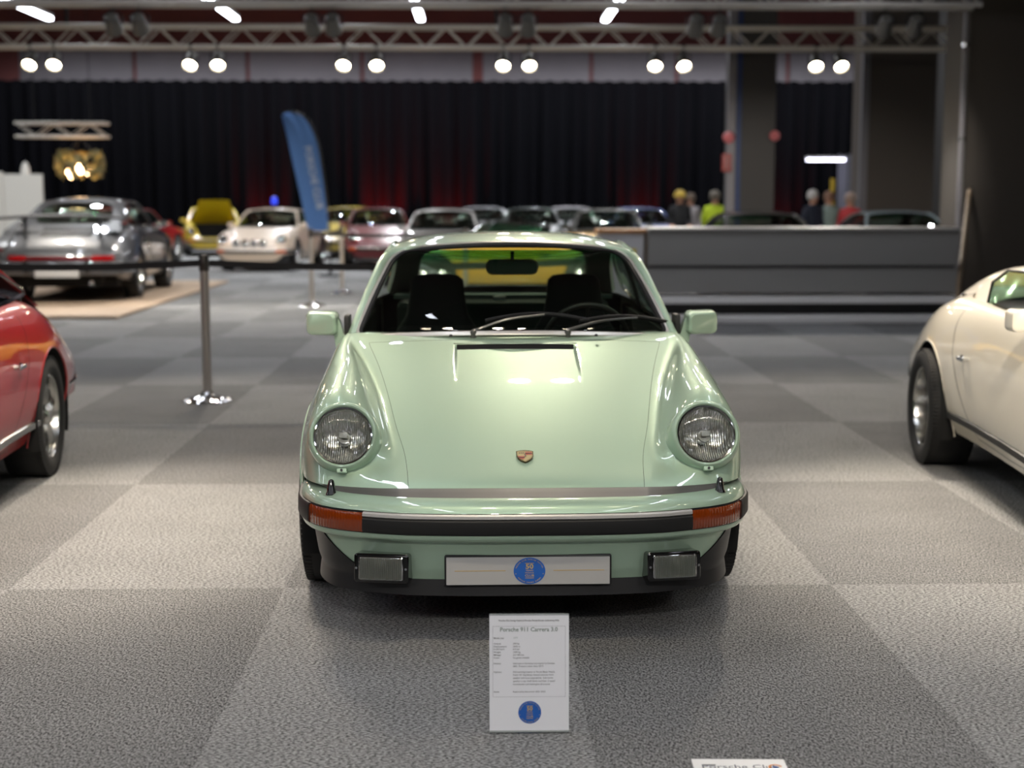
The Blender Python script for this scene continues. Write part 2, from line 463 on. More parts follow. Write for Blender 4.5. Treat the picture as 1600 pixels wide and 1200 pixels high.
def body_net(widen=0.0, kind='impact'):
    # station: y, centre z, hood edge, valley, inner fender, crown, outer crown, upper side, mid side, waist, low side, sill
    def R(y, zc, *c): return (y, zc, c)
    rows = [
        ((.130, .135, .142, .150, .158, .170, .195, .250, .345, .46, .53, .55, .56), .500,
         ((.385, .497), (.45, .496), (.52, .496), (.60, .496), (.69, .496), (.755, .496), (.780, .49), (.785, .42), (.775, .33), (.74, .22))),
        ((.152, .157, .166, .176, .186, .200, .228, .275, .36, .465, .535, .555, .565), .520,
         ((.388, .516), (.452, .515), (.522, .516), (.602, .522), (.695, .527), (.760, .523), (.784, .505), (.789, .43), (.778, .33), (.74, .22))),
        ((.245, .250, .258, .266, .268, .278, .300, .325, .385, .475, .54, .56, .57), .553,
         ((.397, .544), (.448, .543), (.492, .560), (.600, .625), (.705, .615), (.764, .575), (.788, .52), (.792, .44), (.78, .33), (.74, .22))),
        ((.360, .362, .366, .372, .376, .376, .368, .376, .43, .50, .55, .57, .58), .595,
         ((.412, .584), (.452, .588), (.492, .665), (.602, .785), (.702, .742), (.768, .640), (.790, .54), (.796, .45), (.784, .33), (.74, .22))),
        R(.50, .645, (.446, .630), (.480, .641), (.512, .715), (.605, .815), (.702, .765), (.768, .655), (.792, .56), (.797, .46), (.786, .33), (.74, .22)),
        R(.70, .710, (.478, .694), (.512, .705), (.535, .763), (.612, .838), (.700, .795), (.765, .690), (.792, .58), (.800, .47), (.788, .33), (.74, .22)),
        R(.93, .776, (.518, .764), (.556, .770), (.582, .806), (.625, .858), (.700, .826), (.755, .730), (.788, .61), (.802, .48), (.790, .33), (.74, .22)),
        R(1.15, .836, (.565, .826), (.603, .829), (.630, .842), (.656, .866), (.700, .851), (.748, .760), (.780, .62), (.795, .48), (.788, .33), (.74, .22)),
        R(1.35, .888, (.618, .871), (.640, .873), (.658, .876), (.672, .878), (.708, .862), (.744, .785), (.772, .64), (.785, .49), (.782, .33), (.73, .22)),
        R(1.60, .92, (.60, .90), (.625, .895), (.655, .892), (.678, .888), (.712, .868), (.745, .795), (.770, .65), (.780, .50), (.778, .33), (.72, .22)),
        R(2.00, .93, (.60, .905), (.635, .90), (.665, .895), (.690, .890), (.720, .868), (.748, .795), (.770, .65), (.778, .50), (.776, .33), (.72, .22)),
        R(2.50, .94, (.60, .92), (.635, .91), (.668, .905), (.695, .897), (.724, .872), (.752, .80), (.775, .65), (.782, .50), (.778, .33), (.72, .22)),
        R(2.90, .965, (.60, .94), (.635, .93), (.668, .917), (.697, .902), (.732, .872), (.770, .79), (.797, .65), (.806, .50), (.795, .33), (.73, .22)),
        R(3.20, .985, (.59, .95), (.625, .935), (.660, .915), (.695, .895), (.740, .860), (.785, .77), (.817, .64), (.828, .49), (.812, .33), (.74, .22)),
        R(3.50, .925, (.54, .89), (.580, .878), (.625, .865), (.675, .845), (.728, .805), (.775, .72), (.808, .61), (.818, .49), (.805, .34), (.74, .23)),
        R(3.80, .815, (.48, .79), (.520, .782), (.570, .772), (.630, .758), (.690, .722), (.740, .65), (.785, .57), (.798, .48), (.785, .36), (.72, .26)),
        R(4.02, .710, (.45, .690), (.490, .682), (.535, .675), (.590, .662), (.645, .635), (.715, .585), (.755, .53), (.765, .47), (.750, .38), (.69, .29)),
        ((4.150, 4.150, 4.146, 4.14, 4.135, 4.13, 4.115, 4.09, 4.06, 4.045, 4.04, 4.04, 4.03), .585,
         ((.43, .575), (.470, .57), (.510, .565), (.560, .558), (.610, .545), (.665, .520), (.700, .495), (.712, .46), (.70, .40), (.66, .31))),
        ((4.155, 4.155, 4.151, 4.145, 4.14, 4.135, 4.12, 4.095, 4.065, 4.05, 4.045, 4.04, 4.03), .50,
         ((.42, .49), (.46, .487), (.50, .485), (.55, .48), (.60, .475), (.645, .465), (.67, .45), (.676, .43), (.67, .39), (.64, .31))),
    ]
    net = []
    for y, zc, cs in rows:
        ys = [y] * 13 if np.isscalar(y) else list(y)
        xe, ze = cs[0]
        pts = [(0, zc), (xe * .42, zc - (zc - ze) * .2), (xe * .78, zc - (zc - ze) * .62)] + list(cs)
        row = []
        for j, (x, z) in enumerate(pts):
            yy = ys[j]; w = widen * math.exp(-((yy - 3.25) / .55) ** 2) * min(1, max(0, (x - .55) / .2)) if yy > 2 else 0
            if yy < .60 and x > .70: x = .70 + (x - .70) * .68
            row.append((x + w, yy, z))
        net.append(row)
    return Surf(net, mirror0=True)

def arch_cut(P, u, v):
    t = math.radians(22); ax = np.array([0.04, -math.cos(t), math.sin(t)]); ax /= np.linalg.norm(ax)
    q = P - np.array([.600, .288, .645]); h = q @ ax; d = np.sqrt(np.maximum(0, (q * q).sum(1) - h * h)) - .103
    g = np.where((P[:, 1] < .6) & (h > -.13), d, 1.0)
    for yc, R in ((FA, .362), (RA, .358)):
        d = np.hypot(P[:, 1] - yc, (P[:, 2] - TR) * 1.0) - R
        g = np.where((P[:, 0] > .56) & (u > 7), np.minimum(g, d), g)
    g = np.where((P[:, 1] < .75) & (u > 8), np.minimum(g, P[:, 2] - .40), g)
    return g
def cabin_cut(P, u, v):
    # opening below the glass: a rounded plan shape
    x = np.abs(P[:, 0]); y = P[:, 1]
    a = y - (1.36 + .30 * x ** 2); b = .665 - x; c = 3.22 - .35 * x ** 2 - y
    d = np.minimum(np.minimum(a, b), c)
    return np.where(u > 7.5, 1.0, -d)

# windscreen, side rail and rear window geometry
def ws_f(u, v):
    bx, by, bz = .644 * u, 1.325 + .150 * u ** 2, .893 - .031 * u ** 2
    tx, ty, tz = .497 * u, 1.865 + .075 * u ** 2, 1.231 - .034 * u ** 2
    k = v * (1 - v) * 4 * .018
    return np.stack([bx + (tx - bx) * v, by + (ty - by) * v - k * .6, bz + (tz - bz) * v + k], -1)
WS = FSurf(ws_f)
RAIL = spline([(.668, 1.465, .868), (.612, 1.665, 1.028), (.560, 1.83, 1.158), (.528, 1.96, 1.208), (.522, 2.15, 1.224), (.528, 2.5, 1.217), (.540, 2.8, 1.175), (.560, 3.05, 1.098), (.590, 3.30, 1.003), (.625, 3.52, .908), (.645, 3.66, .850)], 60)
RCEN = spline([(0, 1.865, 1.236), (0, 2.0, 1.260), (0, 2.2, 1.276), (0, 2.5, 1.278), (0, 2.75, 1.246), (0, 2.95, 1.180), (0, 3.15, 1.088), (0, 3.33, .993), (0, 3.52, .915), (0, 3.7, .85)], 50)
def roof_net():
    k0 = int(np.argmin(np.abs(RAIL[:, 1] - 1.95)))
    A = resample(RAIL[k0:], 14); B = resample(RCEN, 14); net = []
    for a, b in zip(A, B):
        row = []
        for t in (0, .3, .58, .80, .93, 1.0):
            x = a[0] * t; w = t ** 2 * .32 + .68 * t ** 5
            row.append((x, b[1] + (a[1] - b[1]) * t ** 2, b[2] + (a[2] - b[2]) * w))
        net.append(row)
    return Surf(net, mirror0=True)
def side_f(u, v):
    # side glass: u 0..1 from A-pillar foot to rear, v 0..1 belt to rail; (x>0)
    t = u * 46 / 59 * 59; i = np.clip(t, 0, 45.999); i0 = i.astype(int); f = i - i0
    top = RAIL[i0] * (1 - f)[..., None] + RAIL[i0 + 1] * f[..., None]
    bel = np.stack([.672 + .0 * u, 1.46 + u * (3.42 - 1.46), .878 + .05 * u], -1)
    p = bel + (top - bel) * v[..., None]
    p[..., 0] += .012 * np.sin(PI * v) - .006
    return p
SIDE = FSurf(side_f)

BUMP = spline([(0, 0, 0), (.20, .003, 0), (.40, .024, 0), (.548, .075, 0), (.640, .130, 0), (.700, .205, 0), (.742, .32, 0), (.757, .45, 0), (.764, .585, 0)], 44)
RBUMP = spline([(0, 4.29, 0), (.20, 4.287, 0), (.40, 4.27, 0), (.55, 4.235, 0), (.66, 4.175, 0), (.73, 4.08, 0), (.768, 3.95, 0), (.79, 3.80, 0), (.80, 3.58, 0)], 44)
def full(path):
    L = path[::-1] * [-1, 1, 1]; return np.concatenate([L[:-1], path])
def bsweep(path, prof, a=0, b=None, z_of=None, y0=None):
    """sweep a profile of (outward, z) along the bumper plan curve; outward is away from the body"""
    P = path[a:b] if b else path[a:]
    T = np.gradient(P, axis=0); T /= np.linalg.norm(T, axis=1)[:, None]
    N = np.cross(T, [0, 0, 1.0])
    c = np.array([0, (y0 if y0 is not None else 1.5), 0]); s = np.sign(((P - c) * N).sum(1)); N = N * s[:, None]
    pr = np.asarray(prof, float); m = len(pr); n = len(P)
    V = (P[:, None, :] + N[:, None, :] * pr[None, :, 0, None] + np.array([0, 0, 1.0]) * pr[None, :, 1, None]).reshape(-1, 3)
    F = [(i * m + k, i * m + k + 1, (i + 1) * m + k + 1, (i + 1) * m + k) for i in range(n - 1) for k in range(m - 1)]
    mb = MB(); mb.add(V, F); return mb, (P, N)
def closedprof(p): return list(p) + [p[0]]
def capsweep(path, prof, a=0, b=None, y0=1.5):
    mb, (P, N) = bsweep(path, closedprof(prof), a, b, y0=y0)
    pr = np.asarray(prof, float)
    for i, rev in ((0, False), (len(P) - 1, True)):
        V = P[i] + N[i] * pr[:, 0:1] + np.array([0, 0, 1.0]) * pr[:, 1:2]; f = tuple(range(len(pr)))
        mb.add(V, [f[::-1] if rev else f])
    return mb

# ------------------------------------------------------------------ wheels
def wheel_parts(kind, parent, x, y, side, n=48, rubber=None):
    """side +1: outer face towards +x. returns the wheel part"""
    W = .205 if kind != 'deep' else .245
    ty = MB(); h = W / 2
    ty.lathe([(.215, -h * .86), (.235, -h), (.275, -h * 1.03), (.300, -h * .93), (.310, -h * .72), (.3125, 0), (.310, h * .72), (.300, h * .93), (.275, h * 1.03), (.235, h), (.215, h * .86)], (0, 0, 0), (side, 0, 0), n)
    for k in range(0, n * 2):     # tread blocks on the shoulder
        a = 2 * PI * k / (n * 2); c, s = math.cos(a), math.sin(a)
        for sg in (-1, 1): ty.box((sg * h * .80, .3075 * c, .3075 * s), (.030, .010, .012), rot=(a, 0, 0))
    o = part('tyre', ty, M_TYRE(), parent); o.location = (x, y, TR)
    rim = MB(); f = h * .86
    lip = [(.216, f * 1.0), (.214, f * .96), (.204, f * .94), (.200, f * .70), (.196, f * .15 if kind == 'deep' else f * .45), (.190, -f * .2), (.190, -f), (.216, -f)]
    rim.lathe(lip, (0, 0, 0), (side, 0, 0), n)
    part('rim', rim, M_ALU(), o)
    sp = MB(); d = f * (.10 if kind == 'deep' else .62)
    if kind in ('fuchs', 'deep'):
        for k in range(5):
            a = 2 * PI * k / 5 + .3; U = np.array([0, math.cos(a), math.sin(a)]); V = np.array([0, -math.sin(a), math.cos(a)])
            pts = []
            prof = [(.050, .030), (.085, .026), (.12, .036), (.155, .050), (.185, .056), (.200, .046)]
            for r, w in prof: pts.append((r, w))
            A = []
            for r, w in pts: A.append(U * r + V * w + np.array([side * (d + .012 * math.sin((r - .05) / .15 * PI)), 0, 0]))
            for r, w in pts[::-1]: A.append(U * r - V * w + np.array([side * (d + .012 * math.sin((r - .05) / .15 * PI)), 0, 0]))
            mid = [U * r + np.array([side * (d + .022 + .006 * math.sin((r - .05) / .15 * PI)), 0, 0]) for r, w in pts]
            B = [p - np.array([side * .03, 0, 0]) for p in A]; n_ = len(pts)
            V_ = A + mid + B; F = []
            for i in range(n_ - 1):
                F.append((i, i + 1, 2 * n_ + i + 1, 2 * n_ + i)); F.append((2 * n_ - 1 - i, 2 * n_ - 2 - i, 2 * n_ + i + 1, 2 * n_ + i))
            for i in range(2 * n_ - 1): F.append((i, i + 1, 3 * n_ + i + 1, 3 * n_ + i))
            sp.add(V_, F)
        sp.lathe([(.062, d - .01), (.062, d + .018), (.040, d + .030), (.036, d + .036), (.001, d + .038)], (0, 0, 0), (side, 0, 0), 24)
        part('spokes', sp, mat('black_wheel_centre', '26262a', .35, .6) if kind == 'deep' else M_ALU(), o)
    else:
        for k in range(10):
            a = 2 * PI * k / 10; U = np.array([0, math.cos(a), math.sin(a)])
            sp.tube([U * .04 + [side * d, 0, 0], U * .12 + [side * (d + .01), 0, 0], U * .20 + [side * d, 0, 0]], [.018, .012, .014], 6)
        sp.lathe([(.055, d - .01), (.05, d + .02), (.001, d + .025)], (0, 0, 0), (side, 0, 0), 20)
        part('spokes', sp, mat('dark_wheel', '4a3336', .35, .5), o)
    dk = MB(); dk.disc((0, 0, 0), (side, 0, 0), .192, 32, h=-f * .3); dk.lathe([(.13, -f * .28), (.13, -f * .1), (.06, -f * .1)], (0, 0, 0), (side, 0, 0), 28)
    part('brake_disc', dk, mat('dark_iron', '2a2826', .6, .4), o)
    return o

# ------------------------------------------------------------------ headlamp
def headlamp(root, sx, pm, lod, tilt=22, yellow=False):
    t = math.radians(tilt); ax = np.array([0.04 * sx, -math.cos(t), math.sin(t)]); ax /= np.linalg.norm(ax)
    C = np.array([.600 * sx, .288, .645]); seg = 64 if lod > 1 else 28
    # everything built in a local frame with the lens facing -y, then rotated
    e = bpy.data.objects
    zb = MB(); zb.lathe([(.098, .020), (.0995, .026), (.104, .029), (.110, .026), (.1155, .015), (.1185, -.002), (.1195, -.030), (.1195, -.085)], (0, 0, 0), (0, -1, 0), seg)
    if lod > 1: zb.rbox((0, -.018, -.1165), (.034, .018, .016), .006, axis=1)
    ring = part('headlamp_ring', zb, pm, root); ring.location = C
    ring.rotation_euler = (-t, 0, .04 * sx)
    inner = MB(); inner.lathe([(.0985, .021), (.0965, .0235), (.0925, .022), (.0905, .016)], (0, 0, 0), (0, -1, 0), seg)
    part('chrome_rim', inner, M_CHR(), ring)
    refl = MB(); refl.lathe([(.091, .010), (.088, -.004), (.078, -.022), (.060, -.038), (.036, -.050), (.020, -.055), (.001, -.056)], (0, 0, 0), (0, -1, 0), seg)
    part('reflector', refl, ribbed('lamp_reflector', 'f0f0ee', .18, 1.0, 46, .55) if lod > 1 else M_CHR(), ring)
    if lod > 1:
        b = MB(); b.lathe([(.021, -.05), (.023, -.018), (.019, -.012), (.001, -.011)], (0, 0, 0), (0, -1, 0), 24)
        b.rbox((0, -.012, .004), (.030, .004, .020), .003, axis=1)
        part('bulb_shield', b, mat('lamp_shield', '8d8d88', .3, .9), ring)
        sc = MB(); sc.lathe([(.0045, .030), (.0045, .033), (.0001, .033)], (0, .0, -.1165), (0, -1, 0), 10); part('screw', sc, M_BLK(), ring)
    ln = MB(); ln.lathe([(.0925, .018), (.085, .027), (.068, .0345), (.045, .0395), (.02, .042), (.0001, .0425)], (0, 0, 0), (0, -1, 0), seg)
    part('lens', ln, glass('fluted_lamp_glass', 'eef0ee', .8, .0, ribs=(50, .35, .0)), ring)
    return ring

def badge50(mb_blue, mb_gold, o, X, Y, r, ey=1.0, front=.0006):
    """round blue anniversary badge: 50 YEARS in a gold block with text round the rim"""
    Z = np.cross(np.array(X, float), np.array(Y, float)); o = np.array(o, float); X = np.array(X, float); Y = np.array(Y, float)
    n = 48; P = [o + X * r * math.cos(2 * PI * k / n) + Y * r * ey * math.sin(2 * PI * k / n) + Z * front for k in range(n)]
    mb_blue.add([o + Z * front] + P, [(0, 1 + k, 1 + (k + 1) % n) for k in range(n)])
    g = Z * front * 2.2
    def bar(cx, cy, w, h):
        c = o + g + X * cx * r + Y * cy * r * ey
        mb_gold.add([c - X * w * r / 2 - Y * h * r * ey / 2, c + X * w * r / 2 - Y * h * r * ey / 2, c + X * w * r / 2 + Y * h * r * ey / 2, c - X * w * r / 2 + Y * h * r * ey / 2], [(0, 1, 2, 3)])
    bar(0, .575, .56, .04)
    add_text(mb_gold, '50', r * .50, o + g + Y * r * ey * .17, X, Y * ey, bold=.03)
    add_text(mb_gold, 'YEARS', r * .17, o + g + Y * r * ey * -.02, X, Y * ey, bold=.012)
    add_text(mb_gold, 'PORSCHE', r * .125, o + g + Y * r * ey * -.19, X, Y * ey, bold=.012)
    add_text(mb_gold, 'CLUB', r * .235, o + g + Y * r * ey * -.43, X, Y * ey, bold=.015)
    bar(0, -.53, .56, .04)
    ring_text(mb_gold, 'PORSCHE CLUB SVERIGE FESTIVAL', r * .82, r * .125, PI / 2, o + g, X, Y, True, step=.093, sy=ey)
    ring_text(mb_gold, 'PORSCHE PARADE EUROPE', r * .91, r * .125, -PI / 2, o + g, X, Y, False, step=.093, sy=ey)
    for sg in (-1, 1): bar(sg * .86, -.22, .05, .07)

def car(name, label, cat, loc, rz, pm, roof='coupe', wheels='fuchs', widen=0.0, bumper='impact', lod=1, group=None, wing=False,
        aux=False, plate=None, lid_open=False, interior=None, roofpaint=None, tail=True):
    C = thing(name, label, cat, (loc[0], loc[1], loc[2] if len(loc) > 2 else 0), rz, group)
    B = body_net(widen, bumper)
    K = {3: 9, 2: 6, 1: 3}[lod]
    rub, blk, chr_, tyre = M_RUB(), M_BLK(), M_CHR(), M_TYRE()
    itm = interior or M_INT()
    hero = lod == 3
    nR, nC = B.R - 1, B.C - 1
    # ---- luggage lid: columns up to 3, rows up to ~8.05
    g = .010 if lod > 1 else .016
    ve = 7.72
    def vent_cut(P, u, v):
        return np.maximum(np.abs(P[:, 0]) - .232, np.abs(P[:, 1] - 1.230) - .011)
    vs = lsp(0.0, ve, int(ve * K) + 1); us = lsp(0, 3 - g, 3 * K + 1)
    if lod > 1: vs = np.unique(np.r_[vs, lsp(7.2, 7.6, 30)])
    if lod > 1: us = np.unique(np.r_[us, lsp(.9, 2.0, 56)]); vs = np.unique(np.r_[vs, lsp(5.2, 7.2, 30)])
    hood = surf_mesh(B, us, vs, vent_cut if lod > 1 else None)
    if lod > 1:      # the intake panel ramps down towards the slot
        V = hood.v[0]; k = np.clip((V[:, 1] - .80) / .40, 0, 1); k = k * k * (3 - 2 * k); k = np.where(V[:, 1] > 1.234, 0, k)
        e = np.clip((.240 - np.abs(V[:, 0])) / .010, 0, 1); V[:, 2] -= .013 * k * e
    hood.mirror()
    lid = None
    if lid_open:
        hp = np.array([0, 1.25, .86]); Mx = Matrix.Translation(hp) @ Matrix.Rotation(math.radians(-48), 4, 'X') @ Matrix.Translation(-hp); hood.xf(Mx)
    hd = part('hood', hood, pm, C)
    if lod > 1:
        v_ = MB(); v_.box((0, 1.240, .826), (.50, .07, .006)); v_.box((0, 1.252, .845), (.49, .006, .03)); part('air_intake', v_, blk, hd)
        # raised edges of the intake panel running down the lid
    # ---- gaskets under the panel gaps
    if lod > 1:
        gk = surf_mesh(B, lsp(2.9, 3.1, 5), lsp(0, 8.2, 8 * K + 1), offset=-.006); gk.join(surf_mesh(B, lsp(0, 3.05, 3 * K + 1), lsp(ve - .08, ve + .12, 5), offset=-.006)); gk.mirror()
        part('lid_gasket', gk, rub, C)
    # ---- cowl
    cowl = surf_mesh(B, lsp(0, 3 + g, 3 * K + 1), lsp(ve + g * 1.6, 8.9, int(2 * K) + 2), cabin_cut); cowl.mirror()
    part('cowl', cowl, pm, C)
    # ---- fenders, sides and tail
    def both(P, u, v): return np.minimum(arch_cut(P, u, v), cabin_cut(P, u, v))
    KK = K if lod > 1 else 4
    sh = surf_mesh(B, lsp(3 + g, nC, int((nC - 3) * KK) + 1), lsp(0, nR, nR * KK + 1), both)
    sh.join(surf_mesh(B, lsp(0, 3 + g, 3 * K + 1), lsp(8.9, nR, int((nR - 8.9) * KK) + 1), cabin_cut)); sh.mirror()
    part('body_shell', sh, pm, C, angle=60)
    # ---- seams on the flanks
    sm = MB()
    if lod > 1 or roof == 'speedster':
        dz = [(9.0, 8.32), (9.0, 9.0)]
        for path in (((6.9, 8.55), (8, 8.52), (9, 8.5), (10, 8.5), (11, 8.5), (11.6, 8.7)), ((6.9, 11.75), (8, 11.8), (9, 11.7), (10, 11.4), (11, 11.0), (11.6, 10.8)), ((11.6, 8.7), (11.7, 9.7), (11.6, 10.8))):
            sm.join(ribbon(B, path, .005, n=40))
        pair('door_seam', sm, rub, C)
    hdl = MB()
    p = B.at(9.2, 11.55 - .35)[0]
    hdl.rbox((p[0] + .022, p[1], p[2] + .02), (.012, .13, .022), .008, axis=0); hdl.tube([(p[0] - .01, p[1] - .05, p[2] + .02), (p[0] + .02, p[1] - .05, p[2] + .02)], .010, 8); hdl.lathe([(.016, 0), (.014, .016), (.0005, .018)], (p[0] - .004, p[1] + .045, p[2] + .02), (1, 0, 0), 14)
    pair('door_handle', hdl, chr_, C)
    # ---- arches, wells, belly
    for yc, R, xo in ((FA, .366, .787), (RA, .362, .812 + widen)):
        wl = MB(); n = 28; A = [(math.cos(PI * (1.12 - 1.24 * k / n)), math.sin(PI * (1.12 - 1.24 * k / n))) for k in range(n + 1)]
        V = [(xo - .012, yc + R * c, TR + R * s) for c, s in A] + [(.50, yc + R * c, TR + R * s) for c, s in A] + [(.50, yc, TR)]
        F = [(i, i + 1, n + 2 + i, n + 1 + i) for i in range(n)] + [(n + 1 + i, n + 2 + i, 2 * n + 2) for i in range(n)]
        wl.add(V, F); pair('wheel_well', wl, mat('underbody_black', '0c0c0c', .9), C)
    bl = MB(); bl.box((0, 2.15, .24), (1.26, 3.5, .12)); bl.box((0, .45, .33), (.92, .60, .28)); bl.box((0, 3.85, .33), (.96, .40, .26)); bl.box((0, 2.06, .27), (1.44, 1.45, .10))
    part('underbody', bl, mat('underbody_black'), C)
    # arch lips
    if lod > 1:
        for yc, R in ((FA, .362), (RA, .358)):
            al = MB(); pts = []
            for k in range(41):
                a = PI * ((.91 if yc < 2 else 1.10) - (1.01 if yc < 2 else 1.2) * k / 40); yy, zz = yc + R * math.cos(a), TR + R * math.sin(a)
                best = None
                v_s = np.full(60, 0.0)
                # find the surface x there by a small search over u at the row nearest in y
                q = B.grid(lsp(7, nC, 60), lsp(3.5 if yc < 2 else 11, 9 if yc < 2 else 16.5, 90)).reshape(-1, 3)
                j = np.argmin((q[:, 1] - yy) ** 2 + (q[:, 2] - zz) ** 2); pts.append((q[j, 0] - .001, yy, zz))
            pts = np.array(pts); pts[:, 0] = np.convolve(np.r_[[pts[0, 0]] * 3, pts[:, 0], [pts[-1, 0]] * 3], np.ones(7) / 7, 'valid')
            al.tube(pts, .006, 6); pair('arch_lip', al, pm, C)
    # ---- wheels
    fo, ro = (.690, .695) if wheels != 'deep' else (.685, .725)
    for sx in (-1, 1):
        wheel_parts('fuchs' if (wheels == 'deep') else wheels, C, sx * fo, FA, sx, 48 if lod > 1 else 24)
        wheel_parts(wheels, C, sx * (ro + widen * .8), RA, sx, 48 if lod > 1 else 24)
    # ---- headlamps
    for sx in (-1, 1): headlamp(C, sx, pm, lod)
    # ---- front bumper
    BF = full(BUMP); RB = full(RBUMP)
    if bumper == 'impact':
        bp = capsweep(BF, [(-.11, .478), (-.075, .487), (-.04, .483), (-.018, .474), (-.004, .462), (.001, .447), (-.016, .444), (-.016, .378), (0, .376), (.001, .366), (-.003, .358), (-.014, .352), (-.05, .350), (-.11, .352)])
        fb = part('front_bumper', bp, pm, C, angle=35)
        gq = np.array([B.at(t, 0.0)[0] for t in lsp(0, 8.6, 40)]); gN = gq.copy(); d_ = np.gradient(gq, axis=0); d_ /= np.linalg.norm(d_, axis=1)[:, None]
        nn_ = np.stack([d_[:, 1], -d_[:, 0], 0 * d_[:, 0]], 1); gs = MB()
        bT = np.gradient(BUMP, axis=0); bT /= np.linalg.norm(bT, axis=1)[:, None]; bo = BUMP + np.stack([-bT[:, 1], bT[:, 0], 0 * bT[:, 0]], 1) * .058
        far = np.array([bo[int(np.argmin((bo[:, 0] - q[0]) ** 2 * 1.0 + (bo[:, 1] - q[1] + .05) ** 2))] for q in gq]); far[:, 2] = .4855
        for _ in range(4): far[1:-1] = (far[:-2] + 2 * far[1:-1] + far[2:]) / 4
        cols = [gq + [0, 0, .002] - nn_ * .004, gq * .94 + far * .06 + [0, 0, .003], gq * .5 + far * .5 + [0, 0, .001], far]
        gs.add(np.concatenate(cols), [(k * 40 + i, k * 40 + i + 1, (k + 1) * 40 + i + 1, (k + 1) * 40 + i) for k in range(3) for i in range(39)]); gs.mirror(); part('bumper_gasket', gs, mat('grey_bellows_rubber', '4a4846', .45), fb)
        # rubber band between the indicators, chrome on its upper edge
        n = len(BF); c = n // 2
        i0 = int(np.argmin(np.abs(BUMP[:, 0] - .495))); i1 = int(np.argmin(np.abs(BUMP[:, 0] - .70)))
        rb = capsweep(BF, [(-.02, .428), (.006, .428), (.012, .422), (.013, .388), (.008, .379), (-.02, .378)], c - i0 - 1, c + i0 + 2)
        part('rubber_strip', rb, rub, fb)
        cr = capsweep(BF, [(-.02, .445), (.004, .445), (.009, .440), (.010, .431), (.004, .428), (-.02, .428)], c - i0 - 1, c + i0 + 2)
        part('chrome_trim', cr, M_TRIM(), fb)
        for sx in (-1, 1):
            a, b = (c + i0 + 1, c + i1 + 1) if sx > 0 else (c - i1, c - i0)
            ind = capsweep(BF, [(-.02, .441), (.005, .441), (.009, .435), (.009, .386), (.005, .379), (-.02, .379)], a, b)
            ip = part('indicator', ind, mat('orange_lens_' + ('lit' if 0 else 'plain'), 'b8480a', .12, coat=.8) if lod < 3 else ribbed('orange_fluted_lens', '7a3008', .10, 0, 32, .5, 'X', coat=.6), fb, label='orange indicator lens')
            if lod > 1:
                fr = capsweep(BF, [(-.02, .4445), (.003, .4445), (.003, .441), (-.004, .441), (-.004, .380), (.003, .380), (.003, .3765), (-.02, .3765)], a - (0 if sx > 0 else 0), b)
                part('indicator_frame', fr, blk, fb)
            a, b = (c + i1, n) if sx > 0 else (0, c - i1 + 1)
            sb = capsweep(BF, [(-.02, .444), (.008, .444), (.013, .436), (.014, .388), (.008, .378), (-.02, .378)], a, b)
            part('rubber_corner', sb, rub, fb)
            if lod > 1:
                j = c + sx * int(np.argmin(np.abs(BUMP[:, 0] - .632))); q = BF[j]
                nz = MB(); nz.lathe([(.019, 0), (.018, .004), (.0145, .010), (.011, .036), (.0085, .046), (.003, .050), (.0005, .050)], (q[0], q[1] + .050, .476), (0, .12, 1), 20)
                part('washer_nozzle', nz, mat('gloss_black', '0a0a0a', .15, coat=.5), fb)
    else:
        bp = capsweep(BF, [(-.11, .50), (-.075, .505), (-.055, .495), (-.048, .46), (-.05, .40), (-.06, .375), (-.11, .365)])
        fb = part('front_bumper', bp, pm, C)
        cr = capsweep(BF, [(-.06, .462), (-.044, .462), (-.040, .452), (-.044, .442), (-.06, .442)]); part('chrome_trim', cr, M_TRIM(), fb)
        for sx in (-1, 1):
            ind = MB(); ind.rbox((sx * .60, .165, .475), (.11, .05, .05), .015, axis=1, rot=(0, 0, sx * .5)); part('indicator', ind, mat('orange_lens_plain', 'b8480a', .12, coat=.8), fb)
    # ---- valance and chin spoiler below the bumper
    def val_f(u, v):
        # u -1..1 across, v 0..1 down; plan follows the bumper, pulled in
        s = np.abs(u) * (len(BUMP) - 1) * .985; i = np.clip(s, 0, len(BUMP) - 1.001); i0 = i.astype(int); f = (i - i0)[..., None]
        p = BUMP[i0] * (1 - f) + BUMP[i0 + 1] * f
        TT = np.gradient(BUMP, axis=0)
        for _ in range(3): TT[1:-1] = (TT[:-2] + 2 * TT[1:-1] + TT[2:]) / 4
        dn = TT[i0] * (1 - f) + TT[i0 + 1] * f
        nn = np.stack([dn[..., 1], -dn[..., 0]], -1); nn /= np.linalg.norm(nn, axis=-1)[..., None]
        off = -(.040 + .030 * v + .035 * np.maximum(0, (v - .55)) - .045 * np.maximum(0, v - .72) * 2)
        x = (p[..., 0] + nn[..., 0] * off) * np.sign(u + 1e-12); y = p[..., 1] + nn[..., 1] * off
        z = .353 - v * .187
        return np.stack([x, y, z + 0 * v], -1)
    VF = FSurf(val_f)
    def split(P, u, v, sgn=1):
        x = np.abs(P[:, 0]); zb = .218 + np.clip((x - .46) / .22, 0, 1) ** 1.5 * .140
        return sgn * (P[:, 2] - zb) * 1.0
    nu = 90 if hero else 40
    vm = surf_mesh(VF, lsp(-1, 1, nu), lsp(0, 1, 26 if hero else 12), lambda P, u, v: split(P, u, v, 1)); part('valance', vm, pm, C, angle=180)
    sm2 = surf_mesh(VF, lsp(-1, 1, nu), lsp(0, 1, 26 if hero else 12), lambda P, u, v: split(P, u, v, -1), offset=-.004)
    lipm, _ = bsweep(BF, [(-.075, .178), (-.067, .170), (-.070, .165), (-.11, .164)], 4, len(BF) - 4); sm2.join(lipm)
    part('chin_spoiler', sm2, blk, C, angle=180)
